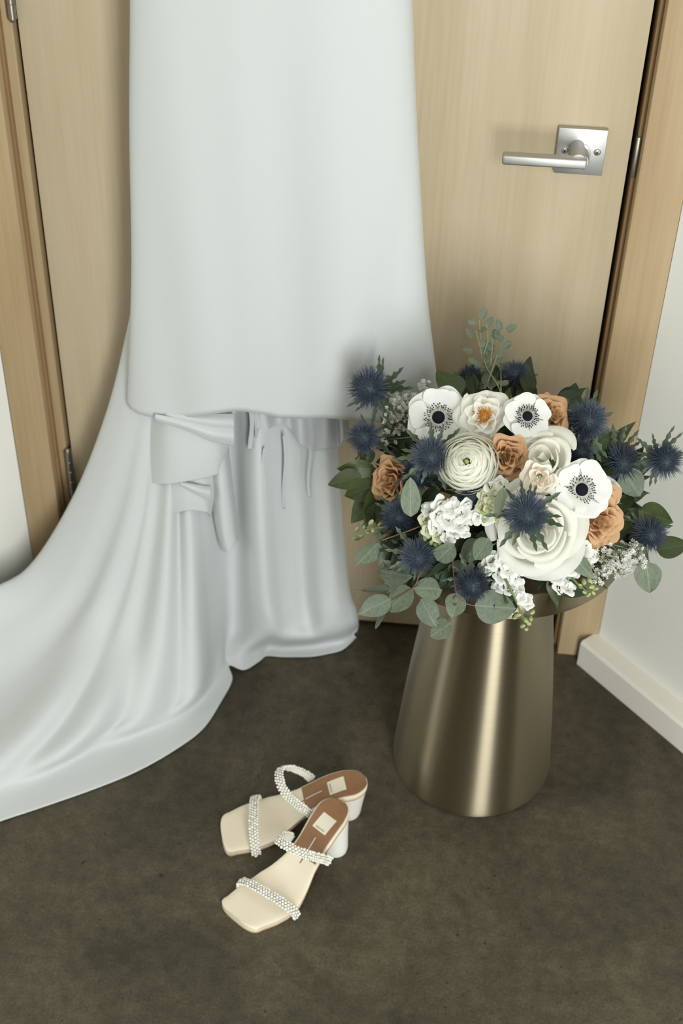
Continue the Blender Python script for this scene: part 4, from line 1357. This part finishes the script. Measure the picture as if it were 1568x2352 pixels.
# ---- baby eucalyptus sprig at the top
sp = branch('fine_sprig', [(1165, 960), (1145, 890), (1112, 830), (1100, 735)], [-.05, -.035, -.03, -.03], .0010, M['breath_stem'], 'fine upright sprig of small grey-green leaves at the top')
def twig(path, offs):
    P = [bq(x, y, 1.0, o) for (x, y), o in zip(path, offs)]
    n = (len(P) - 1) * 5
    V, F = tube([catmull(P, i * (len(P) - 1) / n) - BQ for i in range(n + 1)], .0010, 5)
    link('twig', pydata('twig', V, F), sp, M['breath_stem'])
for pth in ([(1120, 880), (1140, 820), (1162, 770)], [(1116, 866), (1103, 800), (1092, 760)], [(1150, 900), (1150, 850), (1148, 810)], [(1108, 820), (1120, 780), (1116, 742)], [(1122, 862), (1130, 800), (1128, 760)]):
    twig(pth, [-.032] * 3)
rl = random.Random(9)
small = [(1104, 735, 1.2, 26), (1094, 742, 2.9, 18), (1098, 760, .3, 18), (1116, 752, 1.0, 24), (1124, 768, .3, 22), (1090, 775, 2.4, 22), (1086, 808, 2.9, 20), (1102, 795, .5, 24),
         (1112, 820, .8, 26), (1094, 835, 2.6, 18), (1118, 842, 1.9, 24), (1150, 758, 1.9, 22), (1162, 762, .6, 24), (1158, 782, 2.6, 22), (1136, 800, 2.8, 24), (1150, 800, .4, 22), (1140, 822, .9, 22), (1126, 868, 2.5, 24),
         (1140, 868, .7, 24), (1105, 872, 2.4, 26), (1130, 895, 1.3, 24), (1116, 892, 2.9, 22), (1098, 850, 1.8, 20), (1135, 780, 1.4, 20), (1160, 800, 1.0, 18), (1122, 884, 2.0, 26), (1142, 884, .3, 22), (1108, 888, 2.8, 24), (1148, 850, .9, 20), (1120, 815, 2.2, 22), (1130, 835, .5, 24), (1110, 860, .9, 24)]
for x, y, a, l in small:
    l *= 1.25
    leaf((x, y), (x + l * cos(a), y - l * sin(a)), l * .64, 'round', 'euc', rl.uniform(-.7, .7), -.032, -.032 + rl.uniform(-.004, .006), sp)

# ---- stock: spikes of ruffled florets and buds
def floret_mesh(seed):
    rnd = random.Random(seed); mb = MB()
    for i in range(4):
        prof = [(.06, -.25), (.35, .0), (.72, .22), (1.0, .10)]
        me = petal(prof, radians(50), 7, 5, .18, 2.2, .14, 4, seed * 7 + i, .35, .08)
        Rm = Matrix.Rotation(i * pi / 2 + rnd.uniform(-.3, .3), 3, 'Z')
        b = len(mb.v)
        mb.add([Rm @ v.co for v in me.vertices], [tuple(p.vertices) for p in me.polygons])
        bpy.data.meshes.remove(me)
    for i in range(3):
        prof = [(.05, -.1), (.22, .16), (.45, .44), (.55, .50)]
        me = petal(prof, radians(60), 5, 4, .15, 2.2, .10, 4, seed * 17 + i, .4)
        Rm = Matrix.Rotation(i * 2.1 + .4, 3, 'Z')
        mb.add([Rm @ v.co for v in me.vertices], [tuple(p.vertices) for p in me.polygons])
        bpy.data.meshes.remove(me)
    return mb.mesh('floret')
FM = {}
for mt in ('p_stock', 'p_stockg'):
    FM[mt] = []
    for s in range(3):
        me = floret_mesh(s + 1); me.materials.append(M[mt]); FM[mt].append(me)
V, F = lathe([(.0001, -1), (.45, -.75), (.62, -.2), (.5, .5), (.25, .9), (.0001, 1)], 10, False)
BUD = pydata('bud', V, F); BUD.materials.append(M['bud'])

def stock(path, offs, florets, buds, label, seed):
    rnd = random.Random(seed)
    o = branch('stock_stem', path, offs, .0020, M['stem'], label)
    for (x, y, r, mt, off) in florets:
        p = bq(x, y, 1.0, off, .002)
        R = frame(facing(rnd.uniform(-.5, .5), rnd.uniform(-.4, .6)), rnd.uniform(0, 6))
        f = bpy.data.objects.new('floret', FM[mt][rnd.randrange(3)]); COL.objects.link(f); f.parent = o
        f.matrix_basis = Matrix.Translation(p - BQ) @ R.to_4x4() @ Matrix.Scale(r / PXM, 4)
    for (x, y, r, off) in buds:
        p = bq(x, y, 1.0, off, .002)
        R = frame(facing(rnd.uniform(-.9, .9), rnd.uniform(-.9, .9)))
        f = bpy.data.objects.new('bud', BUD); COL.objects.link(f); f.parent = o
        f.matrix_basis = Matrix.Translation(p - BQ) @ R.to_4x4() @ Matrix.Diagonal((r / PXM, r / PXM, r * 1.25 / PXM, 1))
W, G = 'p_stock', 'p_stockg'
stock([(1060, 1190), (1020, 1205), (985, 1250)], [-.02, .0, .01],
      [(1038, 1168, 26, W, .012), (1060, 1180, 24, W, .010), (1012, 1158, 24, W, .008), (1030, 1195, 26, W, .016), (1055, 1205, 24, W, .014), (1008, 1185, 24, W, .014), (985, 1170, 20, W, .006), (978, 1195, 20, G, .010), (1000, 1210, 20, W, .016),
       (1040, 1220, 20, W, .012), (1070, 1160, 18, W, .004), (983, 1218, 18, G, .014), (1005, 1232, 17, G, .016), (1028, 1238, 18, W, .012), (1066, 1222, 16, W, .006), (1084, 1190, 16, W, .0)],
      [(976, 1236, 9, .014), (990, 1246, 9, .016), (1000, 1252, 8, .016), (984, 1260, 8, .014), (972, 1206, 8, .012), (1010, 1250, 8, .014), (996, 1262, 7, .014), (978, 1222, 8, .014)],
      'white stock spike at left centre beneath the ranunculus', 1)
stock([(1160, 1180), (1135, 1160), (1110, 1190)], [-.03, -.01, .0],
      [(1128, 1120, 22, W, .0), (1148, 1110, 18, W, -.004), (1116, 1140, 20, G, .004), (1140, 1140, 20, G, .004), (1125, 1160, 20, G, .010), (1108, 1165, 18, G, .008), (1150, 1160, 18, G, .004), (1096, 1186, 20, W, .006), (1118, 1190, 18, W, .010), (1140, 1185, 16, G, .008), (1152, 1200, 16, G, .004)],
      [(1118, 1176, 9, .014), (1108, 1178, 8, .014), (1128, 1178, 8, .014), (1112, 1196, 9, .014), (1134, 1150, 8, .012)],
      'greenish white stock spike beside the thistle in the centre', 2)
stock([(1130, 1270), (1150, 1310), (1180, 1370), (1205, 1430)], [-.01, .006, .016, .020],
      [(1130, 1288, 24, W, .006), (1155, 1285, 22, W, .008), (1118, 1305, 20, W, .004), (1168, 1310, 22, W, .012), (1185, 1325, 22, W, .014), (1150, 1325, 20, W, .010), (1148, 1345, 20, W, .014), (1168, 1348, 22, W, .018), (1188, 1350, 18, W, .018), (1205, 1376, 18, W, .022), (1196, 1372, 16, W, .022), (1212, 1388, 14, W, .022)],
      [(1188, 1412, 10, .020), (1180, 1418, 8, .020), (1222, 1406, 9, .020), (1206, 1424, 9, .022), (1214, 1432, 9, .022), (1200, 1438, 8, .022), (1208, 1445, 8, .022), (1218, 1420, 8, .022)],
      'white stock spike spilling over the front rim of the tray', 3)
stock([(1270, 1270), (1300, 1310), (1330, 1345), (1356, 1362)], [-.01, .004, .012, .014],
      [(1260, 1302, 20, W, .006), (1285, 1298, 24, W, .010), (1305, 1306, 22, W, .012), (1280, 1325, 22, W, .014), (1300, 1330, 20, W, .016), (1286, 1345, 20, W, .018), (1304, 1352, 20, W, .018), (1318, 1312, 18, W, .010), (1338, 1262, 24, W, .004), (1352, 1280, 22, W, .006), (1325, 1280, 20, W, .004)],
      [(1340, 1336, 11, .016), (1352, 1330, 10, .016), (1332, 1346, 8, .016), (1358, 1348, 9, .016), (1366, 1352, 8, .016), (1350, 1366, 9, .016), (1342, 1360, 8, .016), (1362, 1362, 7, .016)],
      'white stock spike at the front right of the tray', 4)
stock([(910, 1210), (870, 1212), (838, 1222)], [-.03, -.006, .0], [],
      [(838, 1210, 9, .0), (852, 1200, 9, .0), (820, 1216, 8, .0), (818, 1236, 10, .0), (828, 1232, 9, .0), (844, 1222, 7, .0), (856, 1218, 7, .0), (832, 1204, 7, .0), (873, 1204, 8, .004)],
      'small green-white bud spray at the left edge', 5)

# ---- baby's breath
def breath(blobs, label, seed, root_px):
    rnd = random.Random(seed)
    st = MB(); bl = MB()
    root = bq(root_px[0], root_px[1], 1.0, -.03)
    blossoms = 0
    for (cx, cy_, rx, ry, n, off) in blobs:
        hub = bq(cx, cy_, 1.0, off - .02)
        V, F = tube([root - BQ, hub - BQ], .0007, 4); st.add(V, F)
        for i in range(n):
            q = sqrt(rnd.random()); a = rnd.uniform(0, 2 * pi)
            p = bq(cx + rx * q * cos(a), cy_ + ry * q * sin(a), 1.0, off + rnd.uniform(-.012, .010), .001)
            mid = hub.lerp(p, .6) + Vector((rnd.uniform(-.004, .004), rnd.uniform(-.004, .004), rnd.uniform(-.004, .004)))
            V, F = tube([hub - BQ, mid - BQ, p - BQ], .00035, 3); st.add(V, F)
            Rm = frame(facing(rnd.uniform(-.7, .7), rnd.uniform(-.6, .8)), rnd.uniform(0, 6))
            r = rnd.uniform(.0027, .0038)
            Vb, Fb = [(0, 0, -.4)], []
            for lay, (rr, zz) in enumerate(((1.0, .15), (.55, .55))):
                for k in range(5):
                    a0 = 2 * pi * (k + .5 * lay) / 5
                    i0 = len(Vb)
                    for da, f, dz in ((-.42, .75, 0), (0, 1.0, .12), (.42, .75, 0)):
                        Vb.append((rr * f * cos(a0 + da), rr * f * sin(a0 + da), zz + dz))
                    Fb += [(0, i0, i0 + 1), (0, i0 + 1, i0 + 2)]
            bl.add([(Rm @ (Vector(v) * r)) + (p - BQ) for v in Vb], Fb)
    o = link('baby_breath', st.mesh('breath_stems'), bouquet, M['breath_stem']); o['label'] = label
    b = link('blossoms', bl.mesh('blossoms', False), o, M['breath']); b['kind'] = 'stuff'
breath([(1385, 1290, 34, 34, 70, .012), (1420, 1272, 34, 30, 60, .012), (1448, 1262, 28, 22, 34, .010), (1410, 1310, 40, 18, 40, .016), (1372, 1328, 22, 16, 18, .018), (1462, 1298, 24, 12, 16, .010), (1455, 1280, 26, 14, 20, .008)],
       'dense white baby\'s breath at lower right', 1, (1330, 1230))
breath([(925, 915, 34, 26, 34, .0), (905, 940, 26, 24, 22, -.004), (980, 886, 22, 14, 16, -.01), (945, 945, 20, 20, 14, -.01), (905, 975, 26, 26, 22, -.012), (890, 1010, 20, 24, 12, -.012)],
       'loose baby\'s breath at upper left behind the anemone', 2, (980, 1000))

# ---- the cut stems lying in the tray
rs = random.Random(3)
for i in range(9):
    a = rs.uniform(.3, 1.2)
    p0 = Vector((.70 + rs.uniform(-.02, .02), -.255 + rs.uniform(-.02, .02), .496 + rs.uniform(0, .02)))
    p1 = p0 + Vector((cos(a) * .09, sin(a) * .09, -.006 + rs.uniform(0, .01)))
    p1.z = max(p1.z, .486)
    V, F = tube([p0 - BQ, p1 - BQ], .0028, 7)
    link('cut_stem', pydata('cut_stem', V, F), bouquet, M['stem'])
